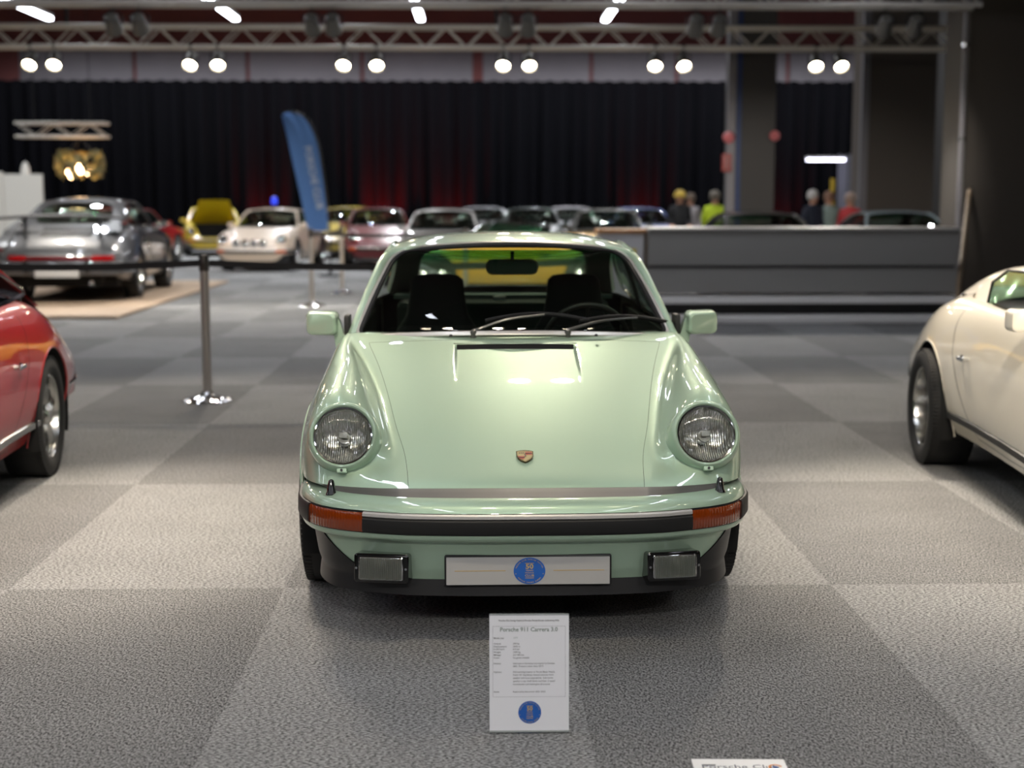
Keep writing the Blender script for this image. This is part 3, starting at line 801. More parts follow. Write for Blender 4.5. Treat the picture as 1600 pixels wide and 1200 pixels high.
    if bumper == 'impact' and lod > 1:
        for sx in (-1, 1):
            fx = .462 * sx
            fg = MB(); fg.rbox((0, .01, 0), (.176, .075, .092), .010, axis=1); fo_ = part('fog_lamp', fg, mat('gloss_black', '0a0a0a', .15, coat=.5), C); fo_.location = (fx, .062, .263); fo_.rotation_euler = (math.radians(-6), 0, sx * .16)
            b2 = MB(); b2.rbox((0, -.0285, 0), (.142, .008, .074), .006, axis=1); part('bezel', b2, M_CHR(), fo_)
            rf = MB(); rf.rbox((0, -.0335, 0), (.134, .003, .067), .004, axis=1); rf.lathe([(.026, .002), (.012, .005), (.0005, .006)], (0, -.034, 0), (0, -1, 0), 20); part('reflector', rf, ribbed('fog_reflector', 'cfcfcc', .35, .6, 50, 1.0), fo_)
            lz = MB(); lz.rbox((0, -.045, 0), (.136, .010, .069), .006, axis=1); part('lens', lz, glass('fog_glass', 'dcdedb', .9, .05, ribs=(46, .6, 0)), fo_)
            for k in (-1, 1): sc = MB(); sc.lathe([(.004, 0), (.004, .004), (.0003, .004)], (k * .080, -.0275, 0), (0, -1, 0), 8); part('screw', sc, chr_, fo_)
    if aux:
        for k, x in enumerate((-.27, -.09, .09, .27)):
            a = MB(); a.lathe([(.02, -.07), (.07, -.04), (.082, .0), (.082, .02), (.074, .026), (.04, .034), (.0005, .037)], (x, .06, .575), (0, -1, 0), 24); part('auxiliary_lamp', a, chr_, C)
    if plate:
        pt, pl = plate
        b = MB(); b.rbox((0, .004, 0), (.532, .014, .098), .006, axis=1); po = part('plate_holder', b, blk, C); po.location = (0, .046, .255); po.rotation_euler = (math.radians(-5), 0, 0)
        w = MB(); w.rbox((0, -.006, -.002), (.520, .006, .088), .002, axis=1); pw = part('licence_plate', w, mat('plate_white', 'aeadab', .3, spec=.4), po)
        if pl == 'badge':
            bl_, gd = MB(), MB(); o = np.array([.004, -.0094, -.002]); X = (1, 0, 0); Y = (0, 0, 1)
            badge50(bl_, gd, o, X, Y, .0505, .84)
            for sg in (-1, 1): gd.box((.004 + sg * .157, -.0095, -.001), (.162, .0006, .0022))
            part('blue_badge', bl_, mat('badge_blue', '1f5cb0', .35), pw, smooth=False); part('printed_marks', gd, mat('badge_gold', 'c0a468', .35), pw, smooth=False)
    # ---- crest on the lid
    if lod > 1:
        vv = lsp(1.5, 4, 400); cc = B.at(np.zeros(400), vv); ic = int(np.argmin(np.abs(cc[:, 1] - .300))); tt = cc[ic + 4] - cc[ic - 4]; tt /= np.linalg.norm(tt)
        X = np.array([1, 0, 0.]); Y = np.array([0, tt[1], tt[2]]); Z = np.array([0, -Y[2], Y[1]])
        o = cc[ic] + Z * .0026
        def P2(a, b, k): return o + X * a + Y * b * 1.36 + Z * k
        out = [(-.029, .023), (-.015, .0275), (0, .029), (.015, .0275), (.029, .023), (.0285, .002), (.024, -.012), (.015, -.022), (0, -.031), (-.015, -.022), (-.024, -.012), (-.0285, .002)]
        sh_ = MB(); sh_.add([P2(a, b, .0) for a, b in out] + [P2(a, b, .003) for a, b in out], [tuple(range(12, 24))] + [(i, (i + 1) % 12, 12 + (i + 1) % 12, 12 + i) for i in range(12)])
        cb = part('hood_crest', sh_, mat('crest_edge', '4a4220', .3, .8), C, smooth=False)
        gl_ = MB(); gl_.add([P2(a * .88, b * .88, .0038) for a, b in out], [tuple(range(12))]); part('gold_field', gl_, mat('crest_gold', 'd2c294', .25, .6), cb, smooth=False)
        rd = MB()
        for (x0, x1, y0, y1) in ((.0015, .0235, .014, .018), (.0015, .0235, .0045, .0085), (-.0235, -.0015, -.0065, -.0025), (-.019, -.0015, -.0155, -.0115)):
            rd.add([P2(x0, y0, .0045), P2(x1, y0, .0045), P2(x1, y1, .0045), P2(x0, y1, .0045)], [(0, 1, 2, 3)])
        part('red_bars', rd, mat('crest_red', '9c2a2a', .3), cb, smooth=False)
        bk = MB()
        for (x0, x1, y0, y1) in ((.0015, .0235, .009, .0128), (-.0215, -.0015, -.0112, -.007)):
            bk.add([P2(x0, y0, .0045), P2(x1, y0, .0045), P2(x1, y1, .0045), P2(x0, y1, .0045)], [(0, 1, 2, 3)])
        for dx in (-.020, -.014, -.008): bk.add([P2(dx, .008, .0045), P2(dx + .003, .010, .0045), P2(dx + .004, .018, .0045), P2(dx + .0015, .015, .0045)], [(0, 1, 2, 3)])
        hs = [(-.004, -.008), (-.001, -.003), (.000, .002), (-.003, .006), (-.001, .0085), (.002, .0065), (.003, .001), (.0045, -.003), (.003, -.008), (.001, -.004)]
        bk.add([P2(a, b, .0052) for a, b in hs], [tuple(range(len(hs)))])
        part('black_marks', bk, mat('crest_black', '17140f', .35), cb, smooth=False)
        tx = MB(); add_text(tx, 'PORSCHE', .0068, P2(0, .0195, .0052), X, Y, bold=.01); part('crest_lettering', tx, mat('crest_black'), cb, smooth=False)
    # ---- cabin
    if roof in ('coupe',):
        cabin(C, pm if roofpaint is None else roofpaint, lod, itm)
    else:
        speedster_top(C, pm, lod, itm, hump=(roof == 'speedster'))
    # ---- door mirrors
    for sx in (-1, 1):
        m = MB()
        hx = .792
        V = []
        for (yy, sc) in ((-.070, .74), (-.064, .88), (-.030, .97), (.025, 1.0), (.034, .98)):
            for (a, b) in rrect(32, .028, .024, -.070, .070, -.050, .050): V.append((hx + a * sc * (1 if a > 0 else 1.0), yy + .018 * a / .07, .915 + b * sc))
        n = 32; F = [(k * n + i, k * n + (i + 1) % n, (k + 1) * n + (i + 1) % n, (k + 1) * n + i) for k in range(4) for i in range(n)] + [tuple(range(n))[::-1], tuple(range(4 * n, 5 * n))]
        m.add(V, F)
        st = [(.690, .03, .845), (.720, -.002, .845), (.745, -.022, .955), (.722, -.028, .963), (.712, -.010, .93)]
        arm = [(.692, .838), (.716, .808), (.734, .806), (.740, .86), (.752, .905), (.768, .958), (.752, .966), (.734, .962), (.716, .92)]
        m.prism(arm, -.012, .055, (0, 0, 0), (1, 0, 0), (0, 0, 1))
        V = np.concatenate(m.v) * [sx, 1, 1]; m.v = [V]
        if sx < 0: m.f = [tuple(reversed(f)) for f in m.f]
        mo = part('door_mirror', m, pm, C); mo.location = (0, 1.57, 0)
        gls = MB(); gls.rbox((sx * hx, .0345, .915), (.118, .004, .086), .02, axis=1); part('mirror_glass', gls, mat('mirror_silver', 'dfe3e6', .02, 1.0), mo)
        if lod > 1: gk = MB(); gk.rbox((sx * .688, 0, .90), (.022, .10, .10), .008, axis=0); part('mirror_base', gk, rub, mo)
    # ---- tail
    if bumper == 'impact':
        bp = capsweep(RB, [(-.11, .50), (-.02, .497), (-.004, .487), (0, .46), (-.016, .457), (-.016, .395), (0, .39), (-.003, .35), (-.02, .335), (-.11, .34)], y0=2.5)
        rb_ = part('rear_bumper', bp, pm, C)
        st = capsweep(RB, [(-.02, .455), (.010, .452), (.012, .40), (-.02, .395)], y0=2.5); part('rubber_strip', st, rub, rb_)
        for sx in (-1, 1): ov = MB(); ov.rbox((sx * .36, 4.295, .45), (.06, .05, .15), .02, axis=1); part('overrider', ov, rub, rb_)
    else:
        bp = capsweep(RB, [(-.12, .47), (-.03, .478), (-.005, .468), (.0, .43), (-.005, .36), (-.03, .335), (-.12, .33)], y0=2.5)
        rb_ = part('rear_bumper', bp, pm, C)
        st = capsweep(RB, [(-.03, .440), (.004, .440), (.010, .430), (.004, .418), (-.03, .418)], y0=2.5); part('chrome_trim', st, chr_, rb_)
        for sx in (-1, 1): ov = MB(); ov.rbox((sx * .62, 4.19, .42), (.05, .06, .15), .02, axis=1, rot=(0, 0, -sx * .5)); part('overrider', ov, chr_, rb_)
    for sx in (-1, 1):
        tl = MB()
        i1 = int(np.argmin(np.abs(RBUMP[:, 0] - .60))); i0 = int(np.argmin(np.abs(RBUMP[:, 0] - .42)))
        c = len(RB) // 2; a, b = (c + i0, c + i0 + 16) if sx > 0 else (c - i0 - 15, c - i0 + 1)
        tl = capsweep(RB, [(-.14, .575), (-.10, .572), (-.088, .56), (-.085, .515), (-.14, .51)], a, b, y0=2.5)
        part('tail_lamp', tl, mat('tail_red', '8c0f12', .1, coat=.8), C)
    if bumper == 'impact':
        c = len(RB) // 2; rr = capsweep(RB, [(-.13, .565), (-.105, .563), (-.10, .52), (-.13, .515)], c - i0, c + i0 + 1, y0=2.5); part('reflector_band', rr, mat('tail_dark_red', '5c0c10', .15, coat=.8), C)
    rp = MB(); rp.rbox((0, 4.30, .37), (.52, .01, .11), .003, axis=1); part('rear_plate', rp, mat('plate_white'), C)
    gr = MB()
    for k in range(7):
        yy = 3.56 + k * .04; zz = np.interp(yy, [3.5, 3.8, 4.02], [.925, .815, .71]) + .004; gr.box((0, yy, zz), (.62, .016, .012), rot=(math.radians(-22), 0, 0))
    part('engine_grille', gr, blk, C)
    ep = MB(); ep.lathe([(.028, -.12), (.030, .05), (.026, .05), (.024, -.05), (.001, -.05)], (-.40, 4.22, .24), (0, 1, 0), 16); part('exhaust', ep, chr_, C)
    if wing:
        w = MB(); w.sweep([(-.76, 3.93, 1.02), (-.4, 3.97, 1.045), (0, 3.98, 1.05), (.4, 3.97, 1.045), (.76, 3.93, 1.02)], [(-.11, -.012), (0, -.022), (.13, .0), (.13, .022), (.02, .012), (-.11, .006)], (0, 0, 1))
        for sx in (-1, 1): w.box((sx * .45, 3.92, .90), (.02, .16, .28))
        part('rear_wing', w, blk, C)
    if lod > 1:
        # rocker trim strips
        rk = MB(); n = 30
        uv = [(11.15, v) for v in lsp(8.0, 12.15, 30)]
        q = np.array(uv); pp = B.at(q[:, 0], q[:, 1]); rk.sweep(pp + [.004, 0, 0], [(-.02, 0), (-.014, .012), (.014, .012), (.02, 0)], (1, 0, 0)); pair('rocker_strip', rk, rub if bumper == 'impact' else M_ALU(), C)
    return C

def pair(name, mb, m, parent, **k):
    """the same part on the right and on the left"""
    part(name, mb, m, parent, **k); o = MB(); V = np.concatenate(mb.v) * np.array([-1, 1, 1]); o.add(V, [tuple(reversed(f)) for f in mb.f]); part(name, o, m, parent, **k)

def outline_tube(S, ol, r, seg=8, off=0.0, prof=None, closed=True):
    q = resample(ol, 160, True) if closed else np.array(ol)
    p = S.at(q[:, 0], q[:, 1]); n = S.normal(q[:, 0], q[:, 1])
    mb = MB(); mb.sweep(p + n * off, prof or [(r * math.cos(a), r * math.sin(a)) for a in lsp(0, 2 * PI, seg + 1)[:-1]], n, closed=closed)
    return mb

def wheel_rim(o, ax, R, r):
    m = MB(); ax = np.array(ax, float); ax /= np.linalg.norm(ax); X = np.cross(ax, [1, 0, 0]); X /= np.linalg.norm(X); Y = np.cross(ax, X)
    P = [np.array(o) + R * (math.cos(t) * X + math.sin(t) * Y) for t in lsp(0, 2 * PI, 41)[:-1]]; m.tube(P, r, 8, closed=True)
    for a in (PI * .5, PI * 1.5, 0, PI):
        m.tube([np.array(o) - ax * .02, np.array(o) + R * (math.cos(a) * X + math.sin(a) * Y)], r * .8, 6)
    m.lathe([(.05, -.02), (.045, .012), (.001, .014)], o, ax, 16)
    return m

def cabin(C, pm, lod, itm):
    rub, chr_ = M_RUB(), M_CHR()
    K = {3: 10, 2: 6, 1: 3}[lod]
    gl = glass('green_tinted_glass', 'b9c9bd' if lod < 3 else 'a9bfb0')
    # windscreen
    ol = rrect(64, .13, .20, -1, 1, .0, 1.0, rs=(1.0, 1.0, .42, .42))
    part('windscreen', patch(WS, ol, 10 if lod > 1 else 5), glass('banded_windscreen_glass', 'd6dfd6', band=(1.135, 1.175, '5aa880')), C, angle=180, label='green tinted windscreen glass')
    sc = ol * [1.0, 1.0]
    part('windscreen_seal', outline_tube(WS, sc, 0, prof=[(-.013, -.006), (.013, -.006), (.013, .005), (.006, .009), (-.007, .009), (-.013, .005)]), rub, C)
    if lod > 1: part('windscreen_trim', outline_tube(WS, sc, 0, prof=[(.0, .007), (.017, .004), (.018, .010), (.008, .014), (-.002, .012)]), M_TRIM(), C)
    # painted surround: pillars and header
    e = []
    fr = []
    k1 = int(np.argmin(np.abs(RAIL[:, 1] - 1.93)))
    left = RAIL[:k1 + 1] * [-1, 1, 1]; hd = np.array([(x, 1.875 + .07 * (x / .5) ** 2, 1.239 - .036 * (x / .5) ** 2) for x in lsp(-.46, .46, 23)])
    path = np.concatenate([left, hd, RAIL[:k1 + 1][::-1]])
    path = resample(path, 120); 
    for _ in range(8): path[1:-1] = (path[:-2] + 2 * path[1:-1] + path[2:]) / 4
    nrm = np.array([(p[0] * .75, -.55 if p[2] < 1.2 else -.35, .75) for p in path])
    pil = MB(); pil.sweep(path, [(-.022, -.012), (-.022, .000), (-.012, .009), (.004, .010), (.013, .004), (.016, -.012), (0, -.02)], nrm)
    part('windscreen_frame', pil, pm, C, angle=50)
    # roof, quarter panels and rear window
    RS = roof_net(); nR, nC = RS.R - 1, RS.C - 1
    rw = rrect(64, .9, .75, -2.92, 2.92, 6.75, 11.1, rs=(.8, .8, 1, 1))
    def rear_cut(P, u, v):
        x = np.abs(u) / 3.02; y = (v - 8.95) / 2.22
        return (np.abs(x) ** 4.5 + np.abs(y) ** 4.5) ** (1 / 4.5) - 1.0
    def clip_pos(P, u, v): return rear_cut(P, u, v)
    us = lsp(0, nC, nC * K + 1); vs_r = lsp(0, nR, nR * K + 1)
    rf = surf_mesh(RS, us, vs_r, clip_pos); rf.mirror(); part('roof', rf, pm, C, angle=70)
    lin_ = surf_mesh(RS, lsp(0, nC, 13), lsp(.1, nR, 40), lambda P, u, v: rear_cut(P, u, v), offset=-.022); lin_.mirror(); part('headliner', lin_, itm, C, angle=180)
    a = lsp(0, 2 * PI, 97)[:-1]; c_, s_ = np.cos(a), np.sin(a)
    ro = np.stack([3.02 * np.sign(c_) * np.abs(c_) ** (2 / 4.5), 8.95 + 2.22 * np.sign(s_) * np.abs(s_) ** (2 / 4.5)], -1)
    class MS:     # mirrored evaluation of the roof surface for negative u
        def at(s, u, v):
            p = RS.at(np.abs(u), v); p[:, 0] *= np.sign(np.atleast_1d(u) + 1e-12); return p
        def normal(s, u, v):
            n = RS.normal(np.maximum(np.abs(u), .01), v); n[:, 0] *= np.sign(np.atleast_1d(u) + 1e-12); return n
    part('rear_window', patch(MS(), ro, 8, offset=-.004), glass('rear_tinted_glass', 'd2ded2'), C, angle=180)
    part('rear_window_seal', outline_tube(MS(), ro, 0, prof=[(-.012, -.008), (.012, -.008), (.012, .004), (0, .008), (-.012, .004)]), rub, C)
    # side glass, pillar and rail
    so = np.array([(.03, .05), (.35, .04), (.62, .04), (.80, .05), (.93, .12), (.955, .30), (.90, .60), (.82, .82), (.70, .94), (.5, .955), (.36, .95), (.30, .93)])
    so = resample(spline(so, 90, True), 80, True)
    for sx in (-1, 1):
        gm = patch(SIDE, so, 6); V = np.concatenate(gm.v) * [sx, 1, 1]; gm.v = [V]; part('side_window', gm, gl, C, angle=180)
        tm = outline_tube(SIDE, so, 0, prof=[(-.009, -.005), (.009, -.005), (.009, .007), (-.009, .007)]); V = np.concatenate(tm.v) * [sx, 1, 1]; tm.v = [V]; part('side_window_trim', tm, chr_ if lod == 3 or True else rub, C)
        rl = MB(); rl.sweep(RAIL[k1 - 1:52], [(-.014, -.016), (-.012, .008), (.006, .012), (.014, .004), (.012, -.016)], [(p[0], 0, .6) for p in RAIL[k1 - 1:52]]); V = np.concatenate(rl.v) * [sx, 1, 1]; rl.v = [V]; part('roof_rail', rl, pm, C)
        bp = MB(); bp.sweep([tuple(SIDE.at(.60, t)[0]) for t in lsp(0, .97, 12)], [(-.022, -.012), (.022, -.012), (.022, .004), (-.022, .004)], (1, 0, .3)); V = np.concatenate(bp.v) * [sx, 1, 1]; bp.v = [V]; part('door_pillar', bp, itm, C)
    interior(C, lod, itm)
    if lod > 1:
        m = MB(); m.rbox((0, 0, 0), (.235, .022, .070), .03, axis=1); m.tube([(0, .0, .02), (0, -.02, .07)], .008, 8); mo = part('rear_view_mirror', m, M_BLK(), C); mo.location = (.012, 1.985, 1.128)
        # wipers
        for bx, tx in ((-.165, .62), (.215, .995)):
            w = MB(); s0, s1 = bx / .655, tx / .655
            def onws(u, v, off): return WS.at(u, v)[0] + WS.normal(u, v)[0] * off
            b0 = np.array([bx, 1.318 + .3 * bx * bx, .885])
            ux = lambda k: (bx + k * (.30)) / .62
            w.lathe([(.014, -.01), (.013, .016), (.008, .022), (.0005, .023)], b0, (0, -.3, 1), 14)
            A = [b0 + [0, 0, .018], b0 + np.array([.03, .015, .026]), onws((bx + .14) / .63, .075, .030), onws((bx + .285) / .62, .125, .026)]
            w.tube(spline(A, 14), lsp(.0075, .0045, 14), 6)
            wo = part('wiper_arm', w, mat('wiper_grey', '5a5a58', .3, .6), C)
            bl = MB(); Q = [onws((bx + .05 + .0 + k * .42) / .63, np.clip(.07 + .085 * math.sin(PI * k * .8 + .25), 0, 1), .010) for k in lsp(0, 1, 16)]
            bl.sweep(Q, [(-.004, -.006), (.004, -.006), (.006, .006), (.002, .012), (-.002, .012), (-.006, .006)], (0, -.6, .8)); part('wiper_blade', bl, M_BLK(), wo)
        for x in (-.255, .325):
            n_ = MB(); n_.lathe([(.008, 0), (.006, .008), (.0004, .010)], (x, 1.275, .884), (0, 0, 1), 10); part('washer_jet', n_, M_BLK(), C)

def seat_mesh():
    s = MB(); rows = []
    prof = [(.36, .235, .07), (.45, .245, .10), (.58, .240, .115), (.72, .225, .115), (.80, .195, .105), (.87, .150, .09), (.96, .135, .085), (1.035, .128, .07), (1.058, .105, .045), (1.064, .06, .02)]
    n = 28; V = []
    for z, w, d in prof:
        yb = 2.42 + (z - .36) * .30
        for (a, b) in rrect(n, min(w * .45, .06), d * .45, -w, w, -d / 2, d / 2): V.append((a, yb + b + .03 * (1 - (a / max(w, .01)) ** 2), z))
    m = len(V) // len(prof); F = [(k * m + i, k * m + (i + 1) % m, (k + 1) * m + (i + 1) % m, (k + 1) * m + i) for k in range(len(prof) - 1) for i in range(m)] + [tuple(range((len(prof) - 1) * m, len(prof) * m))]
    s.add(V, F); return s
def interior(C, lod, itm, top=True):
    ins = MB(); ins.box((0, 2.28, .335), (1.30, 1.95, .03))
    for sx in (-1, 1): ins.box((sx * .662, 2.35, .60), (.03, 1.85, .54))
    ins.box((0, 1.36, .60), (1.30, .03, .50)); ins.box((0, 3.28, .62), (1.28, .03, .60))
    part('cabin_lining', ins, itm, C)
    d = MB(); P = [(x, 1.50 + .10 * (x / .64) ** 2, .0) for x in lsp(-.63, .63, 17)]
    d.sweep(P, [(-.10, .60), (-.12, .85), (-.06, .872), (.05, .868), (.14, .850), (.17, .815), (.15, .70), (.10, .60)][::-1], (0, 0, 1)); part('dashboard', d, mat('dashboard_vinyl', '1a1b1c', .6), C)
    seats = seat_mesh()
    for sx in (-1, 1):
        b = seat_mesh(); so = part('seat', b, mat('seat_cloth', '141517', .9) if lod > 1 else itm, C); so.location = (sx * .335, 0, 0)
        cu = MB(); cu.rbox((0, 2.22, .43), (.46, .50, .14), .06, axis=2); part('seat_cushion', cu, itm, so)
    if lod > 1:
        sw = wheel_rim((.335, 1.84, .800), (0, .93, .36), .185, .013); part('steering_wheel', sw, mat('leather_black', '151515', .45), C)
        rb = MB(); rb.rbox((0, 3.02, .78), (1.10, .10, .26), .04, axis=1, rot=(math.radians(14), 0, 0)); part('rear_bench', rb, mat('bench_tartan', '28332e', .85), C)
        sh = MB(); sh.box((0, 3.16, .925), (1.14, .26, .02)); part('parcel_shelf', sh, mat('parcel_shelf_felt', '5d6a62', .9), C)
        kn = MB(); kn.rbox((-.02, 3.02, .90), (.07, .04, .06), .01, axis=1); part('belt_buckle', kn, mat('pale_plastic', 'b9bdb6', .5), C)

def speedster_top(C, pm, lod, itm, hump=True):
    rub, chr_ = M_RUB(), M_CHR()
    # low windscreen
    def f(u, v):
        bx, by, bz = .655 * u, 1.36 + .19 * u ** 2, .893 - .025 * u ** 2; tx, ty, tz = .57 * u, 1.66 + .16 * u ** 2, 1.125 - .02 * u ** 2
        return np.stack([bx + (tx - bx) * v, by + (ty - by) * v, bz + (tz - bz) * v], -1)
    S = FSurf(f); ol = rrect(64, .12, .2, -1, 1, 0, 1, rs=(1, 1, .4, .4))
    part('windscreen', patch(S, ol, 5), glass('green_tinted_glass', 'b9c9bd'), C, angle=180)
    part('windscreen_frame', outline_tube(S, ol, .013), M_BLK(), C)
    # twin-hump rigid cover behind the seats
    net = []
    hs = 1.0 if hump else .12
    for y, zc, zh in ((2.66, .93, .95), (2.74, .96, 1.03), (2.86, .98, 1.075), (3.02, .985, 1.092), (3.20, .98, 1.070), (3.38, .96, 1.02), (3.55, .925, .955), (3.66, .885, .895)):
        zh = .93 + (zh - .93) * hs if zh > .93 else zh; zc = min(zc, zh)
        net.append([(0, y, zc), (.14, y, zc + (zh - zc) * .35), (.27, y, zh), (.40, y, zh), (.52, y, zc + (zh - zc) * .68), (.62, y, .925 if y < 3.4 else .9 - (y - 3.4) * .25), (.665, y, .885 if y < 3.3 else .885 - (y - 3.3) * .22)])
    H = Surf(net, mirror0=True); hm = surf_mesh(H, lsp(0, 6, 31), lsp(0, 7, 36)); hm.mirror(); part('tonneau_cover', hm, pm, C, angle=180)
    sl = MB(); q = H.at(np.full(30, 6.0), lsp(0, 7, 30)); sl.tube(q, .013, 6); sl.mirror(); part('cover_seal', sl, rub, C)
    # side screens
    for sx in (-1, 1):
        poly = [(1.60, .895), (2.70, .905), (2.62, 1.02), (2.35, 1.09), (1.86, 1.10)]
        g = MB(); g.prism(poly, 0, .004, (sx * .655, 0, 0), (0, 1, 0), (0, 0, 1)); part('side_window', g, glass('green_tinted_glass', 'b9c9bd'), C, smooth=False)
        t = MB(); t.tube([(sx * .657, y, z) for y, z in poly[1:]], .006, 6); part('side_window_trim', t, rub, C)
    interior(C, lod, itm)
# ================================================================== the hall
def tile_carpet():
    m = bpy.data.materials.new('tiled_carpet'); m.use_nodes = True; nt = m.node_tree; b = nt.nodes['Principled BSDF']; L = nt.links
    N = lambda t: nt.nodes.new(t)
    def M(op, a, bb=None, c=None):
        n = N('ShaderNodeMath'); n.operation = op
        for i, x in enumerate((a, bb, c)):
            if x is None: continue
            if hasattr(x, 'is_output'): L.new(x, n.inputs[i])
            else: n.inputs[i].default_value = x
        return n.outputs[0]
    tc = N('ShaderNodeTexCoord'); sp = N('ShaderNodeSeparateXYZ'); L.new(tc.outputs['Object'], sp.inputs[0])
    cx = M('FLOOR', M('DIVIDE', M('SUBTRACT', sp.outputs[0], .29), 1.015)); cy = M('FLOOR', M('DIVIDE', M('SUBTRACT', sp.outputs[1], 5.13), 1.955))
    par = M('ABSOLUTE', M('MODULO', M('ADD', M('ADD', cx, cy), 101.0), 2.0))          # 0 / 1
    # pile direction changes from tile to tile: stretch the speckle one way or the other
    mp = N('ShaderNodeMapping'); L.new(tc.outputs['Object'], mp.inputs['Vector'])
    mp.inputs['Scale'].default_value = (1.0, .55, 1.0); mp.inputs['Rotation'].default_value = (0, 0, .5)
    mp2 = N('ShaderNodeMapping'); L.new(tc.outputs['Object'], mp2.inputs['Vector'])
    mp2.inputs['Scale'].default_value = (.6, 1.0, 1.0); mp2.inputs['Rotation'].default_value = (0, 0, -.7)
    mv = N('ShaderNodeMix'); mv.data_type = 'VECTOR'; L.new(par, mv.inputs[0]); L.new(mp.outputs[0], mv.inputs[4]); L.new(mp2.outputs[0], mv.inputs[5])
    n1 = N('ShaderNodeTexNoise'); n1.inputs['Scale'].default_value = 150; n1.inputs['Detail'].default_value = 3; n1.inputs['Roughness'].default_value = .7; L.new(mv.outputs[1], n1.inputs['Vector'])
    n2 = N('ShaderNodeTexNoise'); n2.inputs['Scale'].default_value = 3.0; n2.inputs['Detail'].default_value = 3; L.new(tc.outputs['Object'], n2.inputs['Vector'])
    rp = N('ShaderNodeValToRGB'); L.new(n1.outputs['Fac'], rp.inputs[0])
    rp.color_ramp.elements[0].position = .38; rp.color_ramp.elements[0].color = (.055, .055, .057, 1)
    rp.color_ramp.elements[1].position = .62; rp.color_ramp.elements[1].color = (.45, .45, .445, 1)
    g = M('MULTIPLY_ADD', par, .24, .76)                             # light tiles / dark tiles
    g = M('MULTIPLY', g, M('MULTIPLY_ADD', n2.outputs['Fac'], .30, .85))
    mx = N('ShaderNodeMix'); mx.data_type = 'RGBA'; mx.blend_type = 'MULTIPLY'; mx.inputs[0].default_value = 1.0
    cb = N('ShaderNodeCombineColor'); L.new(g, cb.inputs[0]); L.new(g, cb.inputs[1]); L.new(g, cb.inputs[2])
    L.new(rp.outputs[0], mx.inputs[6]); L.new(cb.outputs[0], mx.inputs[7]); L.new(mx.outputs[2], b.inputs['Base Color'])
    b.inputs['Roughness'].default_value = .95; b.inputs['Specular IOR Level'].default_value = .1
    bp = N('ShaderNodeBump'); bp.inputs['Strength'].default_value = .6; bp.inputs['Distance'].default_value = .004
    L.new(n1.outputs['Fac'], bp.inputs['Height']); L.new(bp.outputs[0], b.inputs['Normal'])
    return m
X0, X1, Y0_, Y1_, ZC = -19.0, 15.0, -10.0, 44.0, 8.2
fl = MB(); fl.box(((X0 + X1) / 2, (Y0_ + Y1_) / 2, -.05), (X1 - X0 + .4, Y1_ - Y0_ + .4, .1)); struct('floor', fl, tile_carpet(), smooth=False)
ce = MB(); ce.box(((X0 + X1) / 2, (Y0_ + Y1_) / 2, ZC + .05), (X1 - X0 + .4, Y1_ - Y0_ + .4, .1)); struct('ceiling', ce, mat('ceiling_charcoal', '6c605b', .9, noise=(.4, .3)), smooth=False)
wm = mat('hall_wall_grey', '4a4746', .9)
for nm, c, sz in (('wall_left', (X0 - .1, 17, ZC / 2), (.2, Y1_ - Y0_, ZC)), ('wall_right', (X1 + .1, 17, ZC / 2), (.2, Y1_ - Y0_, ZC)), ('wall_front', ((X0 + X1) / 2, Y0_ - .1, ZC / 2), (X1 - X0, .2, ZC))):
    w = MB(); w.box(c, sz); struct(nm, w, wm if nm != 'wall_front' else mat('entrance_wall_pale', 'b5b0aa', .9), smooth=False)
w = MB(); w.box(((X0 + X1) / 2, Y1_ + .1, ZC / 2), (X1 - X0, .2, ZC)); struct('wall_back', w, mat('back_wall_redbrown', '6b3b3a', .85, noise=(.35, .35)), smooth=False)

# black stage curtain across the back
def curtain(x0, x1, y, z0, z1, m, name, label, amp=.10, wl=.42):
    n = int((x1 - x0) / wl * 7); xs = lsp(x0, x1, n); V = []
    ph = xs / wl * 2 * PI
    for z, k in ((z0, 1.25), ((z0 + z1) / 2, 1.0), (z1 - .25, .7), (z1, .45)):
        for x, p in zip(xs, ph): V.append((x + .05 * math.sin(p * .37) * k, y + amp * k * (math.sin(p) + .4 * math.sin(p * .53 + 1)), z - (.05 * abs(math.sin(p / 2)) if z == z1 else 0)))
    F = [(r * n + i, r * n + i + 1, (r + 1) * n + i + 1, (r + 1) * n + i) for r in range(3) for i in range(n - 1)]
    mb = MB(); mb.add(V, F)
    return solo(name, mb, m, label, 'curtain', angle=180)
velvet = mat('black_molton', '08080a', 1.0, sheen=.0, spec=.0)
curtain(-18.8, 14.8, 42.3, .02, 4.93, velvet, 'stage_curtain', 'long black pleated stage curtain hanging across the back of the hall')
# grey valance panels above the curtain
vm_ = mat('valance_grey', '726d72', .8, noise=(1.2, .15))
edges = [-13.9, -10.4, -7.0, -3.55, -.15, .05, 3.4, 6.0, 9.4, 12.8]
lbl = ['leftmost', 'second from left', 'third from left', 'fourth from left', None, 'fifth from left', 'sixth from left', 'seventh from left', 'rightmost']
for i in range(9):
    a, b_ = edges[i], edges[i + 1]
    if b_ - a < .5: continue
    p_ = MB(); p_.box(((a + b_) / 2, 43.955, 5.44), (b_ - a - .12, .08, .96))
    for k in range(int((b_ - a) / .35)): p_.lathe([(.10, -.02), (.001, .02)], (a + .25 + k * .35, 43.92, 4.97), (0, 1, 0), 10)
    solo('fascia_panel', p_, vm_, 'grey fascia panel above the black curtain, %s in the row' % lbl[i], 'wall panel', smooth=False, group='fascia panels above the curtain')

